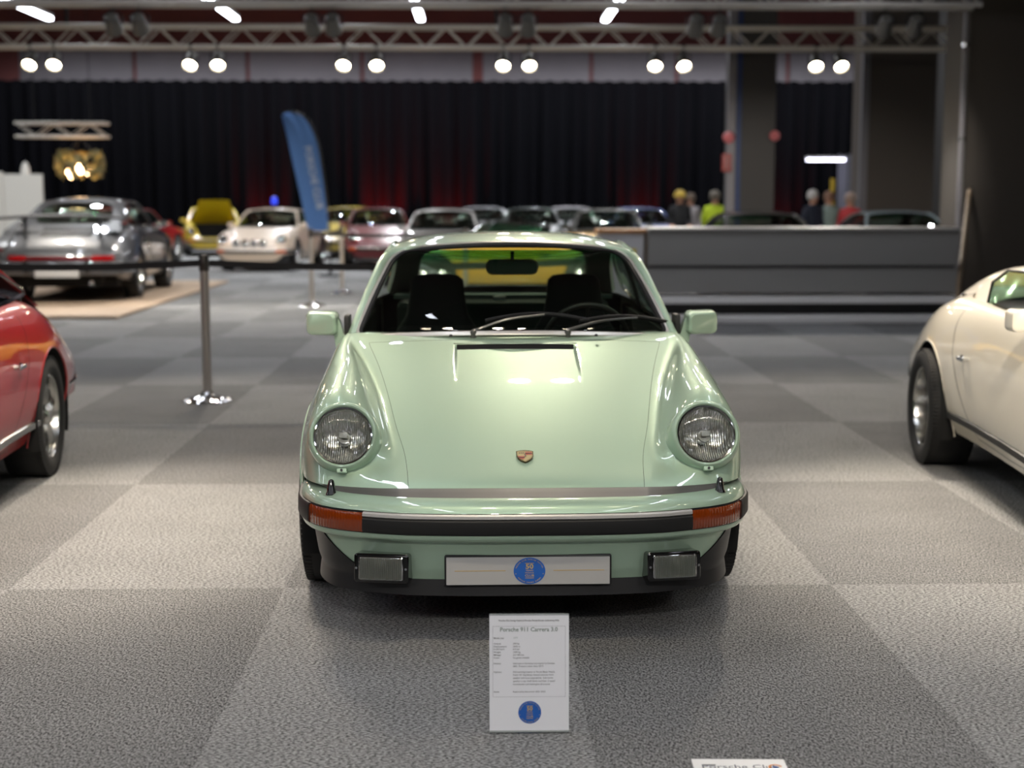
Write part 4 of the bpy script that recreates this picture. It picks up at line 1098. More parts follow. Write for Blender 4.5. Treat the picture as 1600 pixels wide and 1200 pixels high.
# columns and the big pillar at the right
cm = mat('column_charcoal', '3d3b3a', .75); cm2 = mat('column_brown_grey', '57504a', .8); edge_m = mat('pale_grey_edge', '77757a', .6)
def column(x0, x1, y0, y1, m, label, edge=True, blue=False):
    t = thing('column', label, 'column', ((x0 + x1) / 2, y0, 0)); w_ = x1 - x0
    b = MB(); b.box((0, (y1 - y0) / 2, ZC / 2), (w_, y1 - y0, ZC)); part('shaft', b, m, t, smooth=False)
    if edge: e = MB(); e.box((-w_ / 2 - .03, .04, ZC / 2), (.13, .12, ZC)); part('conduit', e, edge_m, t, smooth=False, label='pale grey edge conduit')
    if blue: e = MB(); e.box((-w_ / 2 + .09, -.02, ZC / 2 - 1.2), (.075, .03, ZC - 2.4)); part('blue_strip', e, mat('blue_tape', '22345e', .6), t, smooth=False, label='dark blue strip')
    b = MB(); b.box((0, (y1 - y0) / 2, .08), (w_ + .06, y1 - y0 + .06, .16)); part('skirting', b, mat('skirting_dark', '1d1c1c', .7), t, smooth=False)
    return t
column(4.24, 4.95, 24, 24.8, cm, 'dark grey column with pale left edge behind the bar, left one', blue=True)
column(7.02, 8.28, 26, 27, cm2, 'broad brownish column behind the right end of the bar')
column(6.38, 8.30, 18.75, 19.7, mat('pillar_dark', '47423d', .8), 'massive dark pillar at the right edge beyond the white car', edge=False)
column(9.4, 9.9, 30, 30.5, cm, 'thin dark post far behind between the broad column and pillar', edge=False)
pp = thing('drop_pipe', 'slim grey vertical pipe on the left edge of the dark pillar', 'pipe', (6.30, 18.68, 0)); q = MB(); q.tube([(0, 0, 0), (0, 0, ZC)], .035, 10); part('pipe', q, edge_m, pp)
for z in (.8, 2.2, 3.4, 5): q = MB(); q.lathe([(.036, 0), (.05, 0), (.05, .05), (.036, .05)], (0, 0, z), (0, 0, 1), 12); part('clamp_ring', q, M_ALU(), pp)

# ------------------------------------------------------------------ trusses
steel = mat('truss_aluminium', 'b9b4ab', .45, .35)
def truss(x0, x1, y, z, label, h=.29, name='lighting_truss', group='lighting trusses above the stands', cat='truss', hang=True, ry=None):
    t = thing(name, label, cat, (0, y, z), 0, group)
    for dy in (-h / 2, h / 2):
        for dz in (-h / 2, h / 2):
            m = MB(); m.tube([(x0, dy, dz), (x1, dy, dz)], .030, 8); part('chord', m, steel, t)
    m = MB(); n = int((x1 - x0) / .29); xs = lsp(x0 + .02, x1 - .02, n)
    for i in range(n - 1):
        s = 1 if i % 2 else -1
        for dy in (-h / 2, h / 2): m.tube([(xs[i], dy, -s * h / 2), (xs[i + 1], dy, s * h / 2)], .011, 5, caps=False)
        for dz in (-h / 2, h / 2): m.tube([(xs[i], -s * h / 2, dz), (xs[i + 1], s * h / 2, dz)], .011, 5, caps=False)
    part('lattice', m, steel, t)
    if hang:
        for x in lsp(x0 + .8, x1 - .8, max(2, int((x1 - x0) / 6) + 1)):
            c = MB(); c.tube([(x, 0, h / 2), (x, 0, ZC - z)], .008, 5); c.tube([(x, 0, h / 2), (x, 0, h / 2 + .5)], .028, 6); part('hoist_chain', c, mat('chain_dark', '2b2b2b', .5, .6), t)
    return t
ends = {21.2: 7.27, 16.6: 5.72}
names_t = {21.2: 'aluminium lattice truss carrying the row of lit spotlights, lower one in view', 16.6: 'aluminium lattice truss along the top edge of the view'}
for y in TRUSS_Y[:-1]:
    truss(-13.0, ends.get(y, 7.0), y, TRUSS_Z, names_t.get(y) or 'aluminium lattice truss overhead at %s' % {13.2: 'the rear of the green car', 9.0: 'the middle of the three front cars', 2.8: 'the information sign', -1.8: 'the viewer'}[y])

# ------------------------------------------------------------------ lamps
can_m = mat('lamp_housing_grey', '5b5955', .45, .5)
LENS = {}
def spotlight(x, y, z, aim, label, lit=True, power=None, color=(1.0, .86, .68), size=62, group='spotlights hanging from the trusses', blend=.55):
    """par can under the truss; aim is the point it looks at"""
    d = Vector(aim) - Vector((x, y, z)); d.normalize()
    t = thing('spotlight', label, 'spotlight', (x, y, z), 0, group)
    D = np.array(d)
    h = MB(); h.lathe([(.001, -.17), (.055, -.165), (.075, -.13), (.082, -.02), (.095, .06), (.100, .10), (.094, .10), (.088, .05)], (0, 0, 0), D, 20); part('housing', h, can_m, t)
    yk = MB(); top = TRUSS_Z - .145 - z + .02
    S = np.cross(D, [0, 0, 1]); S /= np.linalg.norm(S)
    yk.tube([S * .10, S * .11 + [0, 0, .10], [0, 0, .17], -S * .11 + [0, 0, .10], -S * .10], .010, 6); yk.tube([(0, 0, .16), (0, 0, max(.18, top))], .012, 6); yk.box((0, 0, max(.18, top)), (.05, .06, .04))
    part('yoke', yk, M_BLK(), t)
    ln = MB(); ln.lathe([(.088, .062), (.05, .074), (.0005, .078)], (0, 0, 0), D, 20)
    em = emitter('spot_lens_warm', 'fff1cf', 26.0) if lit else mat('spot_lens_off', '777873', .2, .5)
    part('lens', ln, em, t)
    if lit:
        key = (power, tuple(color), size, blend)
        if key not in LENS:
            l = bpy.data.lights.new('spot_lamp', 'SPOT'); l.energy = power; l.color = color; l.spot_size = math.radians(size); l.spot_blend = blend; l.shadow_soft_size = .07; LENS[key] = l
        o = bpy.data.objects.new('beam', LENS[key]); link(o, t); o.location = D * .10
        o.rotation_euler = d.to_track_quat('-Z', 'Y').to_euler()
    return t
SX = [(-6.47, -6.13), (-4.17, -3.78), (-1.96, -1.49), (.35, .72), (2.56, 2.97), (4.91, 5.27), (7.12,)]
ORD = ['leftmost', 'second', 'third', 'fourth', 'fifth', 'sixth', 'seventh', 'eighth']
k = 0
for gi, grp in enumerate(SX):
    for si, x in enumerate(grp):
        side = ('left' if si == 0 else 'right') + ' of the %s lit pair from left' % ORD[gi] if len(grp) > 1 else 'single lit one at the right end'
        if side.startswith('left of the leftmost'): side = 'left of the leftmost lit pair'
        if side.startswith('right of the leftmost'): side = 'right of the leftmost lit pair'
        spotlight(x, 21.055, 3.42, (x + (-.3 if si == 0 else .3), 17.6, 0), 'lit spotlight under the lower truss, ' + side, power=SPOT_W * .9, color=(1, .93, .84), size=58)
k = 0
for gi, grp in enumerate([(-8.2, -7.9), (-6.2, -5.9), (-4.19, -3.89), (-1.92, -1.68), (.30, .56), (2.5, 2.77), (4.7, 5.05)]):
    for si, x in enumerate(grp):
        vis = gi >= 2
        spotlight(x, 16.745, 3.42, (x * 1.1, 22.5, 0), 'grey spotlight turned away under the top truss, %s of the %s pair from left' % ('left' if si == 0 else 'right', ORD[gi]), power=SPOT_W * .7, color=(1, .93, .84), size=66)
# trusses over and behind the front cars: (truss y, aim y, [(x, power)], cone)
for (y, ay, xs, size) in ((13.2, 9.6, ((-4.6, .5, 0), (-2.0, .5, 0), (.4, .35, 0), (2.8, .5, 0), (5.2, .5, 0)), 60),
                          (9.0, 6.0, ((-4.4, .4, 0), (-1.75, 1.5, .2), (.45, .3, 0), (2.3, 1.25, 0), (4.6, .8, 0)), 50),
                          (2.8, 6.0, ((-3.4, .35, 0), (-.9, .95, -1.0), (.2, .34, 0), (1.3, 1.0, 1.1), (3.4, .5, 0)), 44),
                          (-1.8, 2.5, ((-3.0, .38, 0), (.3, .48, 0), (3.4, .38, 0)), 64)):
    for i, (x, pw, dx) in enumerate(xs):
        for si in (-1, 1):
            spotlight(x + si * .17, y + (-.145 if ay < y else .145), 3.42, (x + dx + si * .35, ay + .3 * si, 0), 'overhead spotlight %s, %s of the %s pair from left' % ({13.2: 'behind the green car', 9.0: 'above the green car', 2.8: 'above the information sign', -1.8: 'above the viewer'}[y], 'left' if si < 0 else 'right', ORD[i]), power=SPOT_W * pw, color=(1.0, .87, .71) if y > 0 else (1.0, .95, .90), size=size, blend=.9)

def led_tube(x, y0, y1, z, label):
    t = thing('led_tube_light', label, 'light', (x, (y0 + y1) / 2, z), 0, 'led tube lights between the trusses'); L_ = y1 - y0
    b = MB(); b.rbox((0, 0, 0), (.11, L_, .05), .015, axis=1); part('batten', b, mat('white_enamel', 'd8d8d8', .4), t)
    e = MB(); e.rbox((0, 0, -.045), (.10, L_ - .04, .045), .02, axis=1); part('diffuser', e, emitter('tube_light', 'eef3ff', TUBE_E), t)
    for s in (-1, 1):
        c = MB(); c.tube([(0, s * L_ * .4, .02), (0, s * L_ * .4, ZC - z)], .004, 4); part('suspension_wire', c, mat('chain_dark'), t)
TX = [-8.55, -5.98, -3.40, -.82, 1.77, 4.32]
bays = [(18.05, 20.4, 'between the two trusses in view'), (13.9, 16.0, 'above the aisle behind the cars'), (10.9, 12.95, 'above the rear of the green car'), (4.1, 6.5, 'above the nose of the green car'), (-.5, 1.9, 'above the viewer'), (-5.1, -2.7, 'behind the viewer')]
for bi, (a, b_, w_) in enumerate(bays):
    for i, x in enumerate(TX):
        if bi == 0 and i in (0, 5): continue
        led_tube(x, a, b_, 3.98, 'white led tube light %s, %s from the left' % (w_, (ORD[i - 1] if bi == 0 else ORD[i]).replace('leftmost', 'first')))

hb = 0
for yy, zz, pw in ((27.0, 7.7, 270), (39.6, 7.5, 620)):  # bay lamps added out of view to brighten valance, far cars and bar
    for i, x in enumerate(((-12.2, -8.7, -5.3, -1.85, 1.7, 4.7, 7.7, 11.1) if yy > 30 else (-12.5, -7.5, -2.5, 2.5, 7.5, 12.0))):
        t = thing('added_bay_light', 'added unseen bay lamp %s, %s from left' % ('over the far cars' if yy < 30 else 'high before the stage curtain', ORD[i].replace('leftmost', 'first')), 'light', (x, yy, zz), 0, 'added high bay lamps under the ceiling')
        h = MB(); h.lathe([(.001, .30), (.07, .29), (.09, .12), (.24, .0), (.24, -.03), (.22, -.03), (.08, .10)], (0, 0, 0), (0, 0, 1), 20); h.tube([(0, 0, .28), (0, 0, ZC - zz)], .012, 6); part('reflector', h, can_m, t)
        e = MB(); e.disc((0, 0, -.01), (0, 0, -1), .21, 20); part('diffuser', e, emitter('added_bay_glow', 'eef2ff', 20), t)
        l = bpy.data.lights.new('added_bay_lamp', 'SPOT'); l.energy = pw * 3; l.color = (.93, .96, 1); l.spot_size = math.radians(150); l.spot_blend = .8; l.shadow_soft_size = .2
        o = bpy.data.objects.new('beam', l); link(o, t); o.location = (0, 0, -.05)

# hung short truss with a chandelier at the left
ht = truss(-1.0, 1.0, 0, 0, 'short horizontal truss hanging on cables above the chandelier', name='hanging_truss', group=None, hang=False); ht.location = (-9.2, 32, 2.97)
for s in (-1, 1):
    c = MB(); c.tube([(s * .62, 0, .14), (s * .60, 0, ZC - 2.97)], .012, 5); part('cable', c, mat('chain_dark'), ht)
ch = thing('chandelier', 'round green and gold chandelier with glowing bulbs below the short truss', 'chandelier', (-8.85, 32, 1.95))
c = MB()
for a in lsp(0, 2 * PI, 4)[:-1]: c.tube([(.36 * math.cos(a), .36 * math.sin(a), .50), (0, 0, .86)], .008, 5)
c.tube([(0, 0, .86), (-.0, 0, .90)], .012, 5); part('suspension_wire', c, mat('chain_dark'), ch)
lf = MB()
for k in range(150):
    a = RNG.rand() * 2 * PI; zz = RNG.rand() * .55; r = .42 + .10 * math.sin(zz / .55 * PI) + RNG.rand() * .03
    s_ = .05 + RNG.rand() * .04; lf.box((r * math.cos(a), r * math.sin(a), zz), (s_, .012, s_ * 1.6), rot=(RNG.rand() * .8 - .4, RNG.rand() * .8 - .4, a + PI / 2))
part('leaf_shade', lf, mat('gilded_green_leaf', '6c6840', .5, .1), ch, smooth=False, kind='stuff')
rg = MB()
for zz, r in ((.02, .40), (.28, .50), (.52, .40)): rg.tube([(r * math.cos(a), r * math.sin(a), zz) for a in lsp(0, 2 * PI, 33)[:-1]], .012, 6, closed=True)
part('hoop', rg, mat('brass', '8a6f35', .3, .9), ch)
for a, r, z in ((0.2, .22, .10), (1.5, .10, .18), (2.7, .25, .08), (4.0, .16, .02), (5.2, .28, .12)):
    b = MB(); b.lathe([(.001, -.07), (.035, -.055), (.055, -.01), (.05, .03), (.022, .06), (.015, .09)], (r * math.cos(a), r * math.sin(a) - .2, z), (0, 0, 1), 12); part('bulb', b, emitter('warm_bulb', 'ffc890', 22.0), ch)
pl = bpy.data.lights.new('bulb_glow', 'POINT'); pl.energy = 34; pl.color = (1, .62, .32); pl.shadow_soft_size = .2; o = bpy.data.objects.new('glow', pl); link(o, ch); o.location = (0, -.1, .1)

# red and blue uplights at the foot of the curtain
for i, (x, e, col_, lab) in enumerate(((-6.3, 60, (1, .02, .02), 'red uplight at the curtain foot left of the blue flag'), (-2.85, 110, (1, .02, .02), 'red uplight at the curtain foot right of the blue flag'), (-.85, 60, (1, .02, .02), 'red uplight at the curtain foot behind the green roof'), (4.75, 50, (1, .02, .02), 'red uplight at the curtain foot left of the dark column'), (8.9, 25, (1, .02, .02), 'red uplight at the curtain foot behind the broad column'))):
    t = thing('uplight', lab, 'uplight', (x, 41.6, 0), 0, 'red uplights along the curtain')
    h = MB(); h.lathe([(.12, .0), (.12, .02), (.10, .03), (.10, .24), (.085, .24)], (0, 0, 0), (0, 0, 1), 18); part('housing', h, M_BLK(), t)
    ln = MB(); ln.disc((0, 0, .235), (0, 0, 1), .085, 16); part('lens', ln, emitter('red_lens', 'ff1010', 8), t)
    l = bpy.data.lights.new('red_beam', 'SPOT'); l.energy = e * 14; l.color = col_; l.spot_size = math.radians(80); l.spot_blend = 1; l.shadow_soft_size = .1
    o = bpy.data.objects.new('beam', l); link(o, t); o.location = (0, 0, .30); o.rotation_euler = (math.radians(180 - 30), 0, 0)
bl = thing('beacon', 'small blue glowing lamp on a stand behind the white rally car', 'lamp', (-5.15, 36, 0)); q = MB(); q.lathe([(.12, 0), (.12, .02), (.02, .04), (.02, 1.34), (.06, 1.34)], (0, 0, 0), (0, 0, 1), 12); part('stand', q, M_BLK(), bl)
q = MB(); q.lathe([(.07, 1.34), (.075, 1.40), (.06, 1.50), (.001, 1.53)], (0, 0, 0), (0, 0, 1), 14); part('globe', q, emitter('blue_glow', '2238c8', 1.6), bl)

# lamp beside the broad column ; the pale drape paints its light on the curtain
wl_ = thing('strip_light', 'bright horizontal strip light left of the broad column', 'light', (8.72, 36, 2.50)); q = MB(); q.rbox((0, 0, 0), (1.0, .12, .06), .02, axis=0); part('batten', q, mat('white_enamel'), wl_)
q = MB(); q.rbox((0, 0, -.05), (.96, .11, .06), .02, axis=0); part('diffuser', q, emitter('strip_glow', 'e8e6ff', 6), wl_)
for s in (-1, 1): c = MB(); c.tube([(s * .4, 0, .02), (s * .4, 0, ZC - 2.5)], .006, 4); part('suspension_wire', c, mat('chain_dark'), wl_)
curtain(9.15, 9.95, 36.6, .02, 2.62, mat('painted_curtain_light', '8c8c96', .9), 'curtain_light_drape', 'short drape beside the strip light, its glow painted in pale grey', amp=.05, wl=.22)
for x, z1, lab in ((7.32, 1.88, 'slim yellow pole behind the people at the bar'), (9.63, 2.34, 'tall slim yellow pole right of the broad column')):
    t = thing('pole', lab, 'pole', (x, 29.6 if x < 8 else 29.3, 0)); q = MB(); q.tube([(0, 0, 0), (0, 0, z1)], .045, 10); part('shaft', q, mat('yellow_pole', 'b89a2c', .5), t); q = MB(); q.lathe([(.16, 0), (.16, .03), (.05, .05), (.045, .06)], (0, 0, 0), (0, 0, 1), 16); part('foot', q, M_BLK(), t)
for x, z, r, lab in ((4.16, 2.47, .10, 'round pink alarm disc on the left edge of the dark grey column'), (4.93, 2.50, .085, 'round pink alarm disc on the right edge of the dark grey column')):
    t = thing('alarm_bell', lab, 'alarm bell', (x, 23.97, z)); q = MB(); q.lathe([(r, 0), (r, .03), (r * .8, .06), (r * .3, .08), (.001, .082)], (0, 0, 0), (0, -1, 0), 20); part('gong', q, mat('faded_red', 'c06a6e', .4), t); q = MB(); q.box((0, .0, 0), (.09, .05, .09)); part('back_plate', q, edge_m, t)
t = thing('fire_hose_box', 'small red box below the pink disc on the dark grey column', 'box', (4.13, 23.94, 2.05)); q = MB(); q.rbox((0, 0, 0), (.15, .1, .30), .02, axis=1); part('case', q, mat('signal_red', '9c3a34', .4), t); q = MB(); q.rbox((0, -.055, 0), (.11, .012, .26), .015, axis=1); part('door', q, mat('signal_red_dark', '7a2520', .4), t)

# ------------------------------------------------------------------ bar, cabinet, panels, podium
bar = thing('bar_counter', 'long dark grey bar counter with stepped plinth behind the green car', 'bar', (3.885, 17.0, 0)); W_ = 3.75
pn = mat('bar_panel_grey', '8a8886', .55); st_ = mat('bar_step_grey', 'e2e1df', .5)
for nm, c, sz, m_ in (('upper_panel', (0, .30, .86), (W_, .60, .42), pn), ('lower_panel', (0, .32, .47), (W_, .56, .30), pn), ('recess', (0, .36, .645), (W_ - .02, .5, .05), M_BLK()), ('worktop', (0, .34, 1.085), (W_, .78, .035), mat('bar_top_light', 'a4a3a0', .35)), ('foot_step', (0, .10, .245), (W_, .62, .075), st_), ('kick_board', (0, .26, .14), (W_ - .1, .5, .17), M_BLK()), ('plinth', (0, -.02, .035), (W_, .92, .07), st_)):
    b = MB(); b.rbox(c, sz, .008, axis=0); part(nm, b, m_, bar)
cb_ = thing('display_cabinet', 'low white cabinet with wooden top at the left end of the bar', 'cabinet', (1.70, 17.05, 0)); b = MB(); b.rbox((0, .25, .53), (.54, .5, 1.02), .01, axis=2); part('carcass', b, mat('cabinet_white', 'b3b2b4', .5), cb_)
b = MB(); b.rbox((0, .25, 1.06), (.58, .56, .045), .01, axis=2); part('top', b, mat('orange_wood', 'a8743c', .5), cb_)
b = MB(); b.box((0, -.006, .55), (.50, .012, .86)); part('door', b, mat('cabinet_door', 'bdbcbe', .45), cb_, smooth=False)
b = MB(); b.box((.13, -.014, .82), (.09, .006, .07)); part('yellow_sticker', b, mat('sticker_yellow', 'c8b52e', .5), cb_, smooth=False)
for x0, x1, z1, lab in ((-11.3, -9.9, 2.02, 'plain white exhibition wall panel at the far left edge'), (-9.88, -9.08, 1.97, 'plain white exhibition wall panel beside the chandelier')):
    t = thing('wall_panel', lab, 'wall panel', ((x0 + x1) / 2, 30, 0), 0, None); b = MB(); b.box((0, 0, z1 / 2 + .03), (x1 - x0, .06, z1 - .06)); part('board', b, mat('panel_white', 'd9d7d0', .6), t, smooth=False)
    for s in (-1, 1): b = MB(); b.box((s * (x1 - x0) * .4, 0, .015), (.06, .5, .03)); part('foot', b, M_ALU(), t, smooth=False)
t = thing('roll_up_stand', 'slim pale pointed column standing behind the white wall panels', 'banner stand', (-9.55, 30.4, 0)); b = MB(); b.lathe([(.16, 0), (.15, .03), (.10, .05), (.10, 1.95), (.085, 2.10), (.04, 2.22), (.001, 2.24)], (0, 0, 0), (0, 0, 1), 16); part('sleeve', b, mat('panel_white'), t)
pd = MB(); pd.rbox((-8.2, 21.1, .02), (7.6, 7.7, .04), .02, axis=2); solo('podium', pd, mat('podium_beige', 'b39c84', .8, noise=(4, .08)), 'low beige podium under the dark grey sports car', 'podium')

# ------------------------------------------------------------------ feather flag
ff = thing('feather_flag', 'tall blue feather flag with vertical white lettering', 'flag', (-2.95, 27, 0))
L_ = [(-.06, .84), (-.62, 2.75), (-.80, 3.00), (-.72, 3.06), (-.50, 3.06), (-.28, 2.94), (-.10, 2.68), (.02, 2.20), (.08, 1.5), (.10, .86)]
out = np.array(L_); top = [(-.80, 3.02)]
sail = spline([(-.74, 3.00), (-.66, 3.05), (-.52, 3.05), (-.33, 2.95), (-.18, 2.72), (-.08, 2.40), (-.01, 1.9), (.05, 1.4), (.10, .86)], 30)
leftE = np.stack([lsp(-.74, -.28, 30), lsp(3.00, .86, 30)], 1)
V = []; nA = 10
for i in range(30):
    for j in range(nA):
        t_ = j / (nA - 1); p = leftE[i] * (1 - t_) + sail[i] * t_; V.append((p[0], .03 * math.sin(t_ * 5 + i * .2), p[1]))
F = [(i * nA + j, i * nA + j + 1, (i + 1) * nA + j + 1, (i + 1) * nA + j) for i in range(29) for j in range(nA - 1)]
b = MB(); b.add(V, F); b.add(np.array(V) + [0, .012, 0], [f[::-1] for f in F]); part('sail', b, mat('flag_blue', '4f78b4', .8), ff, angle=180)
b = MB(); b.tube(spline([(.12, .0, 0), (.12, 0, .9), (.07, 0, 1.5), (0, 0, 2.1), (-.08, 0, 2.55), (-.25, 0, 2.92), (-.5, 0, 3.07), (-.72, 0, 3.05)], 40), lsp(.018, .008, 40), 7); part('pole', b, M_BLK(), ff)
b = MB(); b.lathe([(.22, 0), (.22, .04), (.05, .06), (.03, .12)], (.12, 0, 0), (0, 0, 1), 18); part('base', b, M_BLK(), ff)
lt = MB(); o_ = np.array([-.33, -.05, 2.42]); X_ = np.array([.19, 0, -1.0]); X_ /= np.linalg.norm(X_); Y_ = np.array([X_[2] * -1, 0, X_[0]])
add_text(lt, 'PORSCHE CLUB', .19, o_, X_, (1 * -X_[2], 0, X_[0]), align='LEFT', bold=.01, sx=.88); part('lettering', lt, mat('flag_white', 'b9c2d0', .8), ff, smooth=False, label='pale vertical lettering')

# leaning wooden pole by the pillar
t = MB(); t.tube([(5.45, 16.15, .03), (6.44, 18.70, 1.56)], .028, 10); solo('wooden_pole', t, mat('pale_wood', '8f7c66', .6), 'slim wooden pole leaning between the bar end and the pillar', 'pole')
# ================================================================== cars
MINT = paint('ice_green_metallic', 'a6bfa8', .45, .45)
TP = (0.151, 4.36)
car('sports_coupe', 'mint green metallic coupe facing the camera with 50 years badge plate', 'car', TP, math.radians(.57), MINT, lod=3, plate=(1, 'badge'))
car('sports_coupe', 'red vintage coupe at the left edge showing its rear wheel', 'car', (-2.767, 4.108), math.radians(4.5), paint('signal_red_paint', '9a0a13', 0, .3), lod=2, bumper='early')
car('speedster', 'ivory white open two seater at the right edge with smooth rear cover', 'car', (2.96, 4.34), math.radians(-5.3), paint('ivory_white_paint', 'f2ead8', 0, .3), lod=2, roof='speedster', wheels='deep', widen=.03)
protos = {}
def bg_car(kind, color, label, loc, rz, paintkw=None, scale=1.0, **kw):
    key = (kind,) + tuple(sorted(kw.items()))
    pm = paint('paint_' + color, color, *(paintkw or (0, .3)))
    if key not in protos:
        c = car('parked_car', label, 'car', loc, rz, pm, roof=kind, lod=1, **kw); protos[key] = (c, pm)
    else:
        src, spm = protos[key]; c = copy_tree(src, (loc[0], loc[1], loc[2] if len(loc) > 2 else 0), rz, label)
        st = list(c.children)
        while st:
            o = st.pop(); st += list(o.children)
            if o.type == 'MESH' and o.data.materials and o.data.materials[0] == spm:
                o.material_slots[0].link = 'OBJECT'; o.material_slots[0].material = pm
    c.scale = (scale, scale, scale); c['group'] = 'parked cars on the stands behind'
    return c
R_ = math.radians
bg_car('coupe', '424346', 'dark grey sports car with rear wing seen from behind on podium', (-5.95, 24.1, .042), R_(183), (.1, .4), 1.12, wing=True)
bg_car('coupe', '9b9a98', 'silver coupe beyond the dark grey winged car', (-7.4, 29.9), R_(168), (.5, .35), wing=False)
bg_car('coupe', 'a01418', 'red coupe partly hidden behind the silver coupe at left', (-7.75, 34.8), R_(172), wing=False)
bg_car('coupe', 'e2cfba', 'white rally coupe, warm light painted in, with four extra lamps on its nose', (-4.62, 28.6), R_(-6), aux=True)  # white car; warm lamplight is painted into its body colour
bg_car('coupe', 'c9b21e', 'bright yellow coupe with raised front lid behind the white rally car', (-6.75, 36.6), R_(12), lid_open=True)
bg_car('coupe', 'a8943a', 'dull yellow coupe right behind the blue feather flag', (-3.75, 35.0), R_(-10), wing=False)
bg_car('coupe', '6e0a10', 'red coupe in the red glow right of the blue flag', (-2.1, 30.4), R_(6), wing=False)
bg_car('open', 'd8a41c', 'yellow open car standing crosswise behind the green coupe', (-1.62, 21.5), R_(-90))
bg_car('coupe', 'aaa7a2', 'pale silver coupe above the left of the green roof', (-.75, 25.4), R_(-2), (.5, .35), wing=False)
bg_car('coupe', '77787c', 'mid grey coupe just right of the pale silver coupe', (.20, 36.6), R_(3), (.5, .35), wing=False)
bg_car('coupe', '20302c', 'very dark green coupe above the middle of the green roof', (1.1, 31.2), R_(-3), wing=False)
bg_car('coupe', '9a989c', 'silver coupe above the right of the green roof', (2.35, 36.5), R_(-2), (.5, .35), wing=False)
bg_car('coupe', '44423a', 'dark olive coupe between the silver coupe and the blue car', (2.4, 25.8), R_(-2), (.2, .35), wing=False)
bg_car('coupe', '2c4c98', 'blue coupe behind the left end of the bar', (4.0, 31.4), R_(8), wing=False)
bg_car('coupe', '1c1e20', 'black coupe behind the middle of the bar', (4.25, 19.0), R_(3), wing=False)
bg_car('coupe', '8fa3ad', 'pale blue coupe behind the right end of the bar', (6.72, 20.6), R_(2), wing=False)

# ================================================================== stanchions and belts
def stanchion(x, y, label):
    t = thing('stanchion', label, 'stanchion', (x, y, 0), 0, 'barrier posts')
    b = MB(); b.lathe([(.180, 0), (.180, .012), (.165, .022), (.10, .034), (.045, .050), (.034, .075)], (0, 0, 0), (0, 0, 1), 40); part('base', b, M_CHR(), t)
    b = MB(); b.tube([(0, 0, .05), (0, 0, .93)], .0315, 24); part('post', b, mat('brushed_steel', 'b5aea6', .35, .6), t)
    b = MB(); b.lathe([(.034, .93), (.036, .935), (.036, 1.03), (.030, 1.045), (.001, 1.048)], (0, 0, 0), (0, 0, 1), 24); part('belt_head', b, mat('dark_head', '56524e', .3, .7), t)
    return t
PST = [(-1.945, 10.08), (.78, 10.3), (-4.35, 10.35), (-6.6, 10.6), (-2.28, 19.3), (-2.12, 21.9), (-.2, 19.6)]
LB = ['polished steel barrier post with round foot standing left of the green car', 'barrier post hidden behind the rear of the green car', 'barrier post beyond the red car at the left', 'barrier post at the far left behind the red car', 'distant dark barrier post left of the green windscreen', 'more distant barrier post nearest the green roof corner', 'distant barrier post behind the green cabin']
for p, l in zip(PST, LB): stanchion(p[0], p[1], l)
def belt(i, j, label):
    a, b = np.array(PST[i]), np.array(PST[j]); m = MB(); P = []
    for t in lsp(.0, 1, 16):
        q = a * (1 - t) + b * t; d = (b - a) / np.linalg.norm(b - a)
        q = a + d * .037 + (b - a - d * .074) * t; P.append((q[0], q[1], .985 - .035 * 4 * t * (1 - t)))
    m.sweep(P, [(-.0012, -.024), (.0012, -.024), (.0012, .024), (-.0012, .024)], (0, 0, 1)); solo('barrier_belt', m, mat('belt_charcoal', '2c2a2a', .8), label, 'belt', group='black belts between the barrier posts')
belt(0, 1, 'dark belt running right from the near post behind the green car'); belt(2, 0, 'dark belt running left from the near post'); belt(3, 2, 'dark belt across the view at the far left'); belt(4, 6, 'distant dark belt behind the green cabin'); belt(4, 5, 'distant dark belt between the two far posts')

# ================================================================== information sign
S = thing('information_sign', 'white acrylic information sheet stand on the carpet before the green car', 'sign', (.129, 3.665, 0), R_(-.3))
TL = math.radians(5.0); W, Hh = .2135, .318
Xs = np.array([1, 0, 0.]); Ys = np.array([0, math.sin(TL), math.cos(TL)]); Zs = np.cross(Xs, Ys)      # Zs faces the viewer
o0 = np.array([-W / 2, 0, .004])
def SP(x, y, d=0): return o0 + Xs * x + Ys * y + Zs * d
b = MB(); b.add([SP(0, 0, 0), SP(W, 0, 0), SP(W, Hh, 0), SP(0, Hh, 0), SP(0, 0, -.0025), SP(W, 0, -.0025), SP(W, Hh, -.0025), SP(0, Hh, -.0025)], [(0, 1, 2, 3), (5, 4, 7, 6), (0, 4, 5, 1), (1, 5, 6, 2), (2, 6, 7, 3), (3, 7, 4, 0)]); part('sheet', b, mat('sheet_white', 'e9eaee', .35, spec=.4), S, smooth=False)
b = MB(); b.box((0, .06, .002), (W, .13, .003)); part('foot', b, glass('acrylic', 'e8eaea', .8), S, smooth=False)
b = MB(); b.tube([SP(0, Hh, 0), SP(W, Hh, 0)], .0022, 6); b.tube([SP(0, .0015, .001), SP(W, .0015, .001)], .0025, 6); part('acrylic_edge', b, mat('acrylic_edge', '9aa0a0', .1, spec=.8), S)
def cxy(cx, cy): return (cx - 132) / 676 * W, (1125 - cy) / 1005 * Hh
tx = MB()
def line(s, cx, cy, size, al='LEFT', bold=.0, mb=None, sx=1.0):
    x, y = cxy(cx, cy); add_text(mb or tx, s, size, SP(x, y - size * .25, .0006), Xs, Ys, align=al, bold=bold, sx=sx)
line('Porsche Club Sverige Festival & Porsche Parade Europe Gothenburg 2026', 467, 173, .0058, 'CENTER', .02, sx=.93)
tt = MB(); line('Porsche 911 Carrera 3.0', 467, 252, .0158, 'CENTER', .018, tt, sx=.98)
part('title', tt, mat('ink_green_grey', '7f8c84', .6), S, smooth=False, label='large grey green printed title')
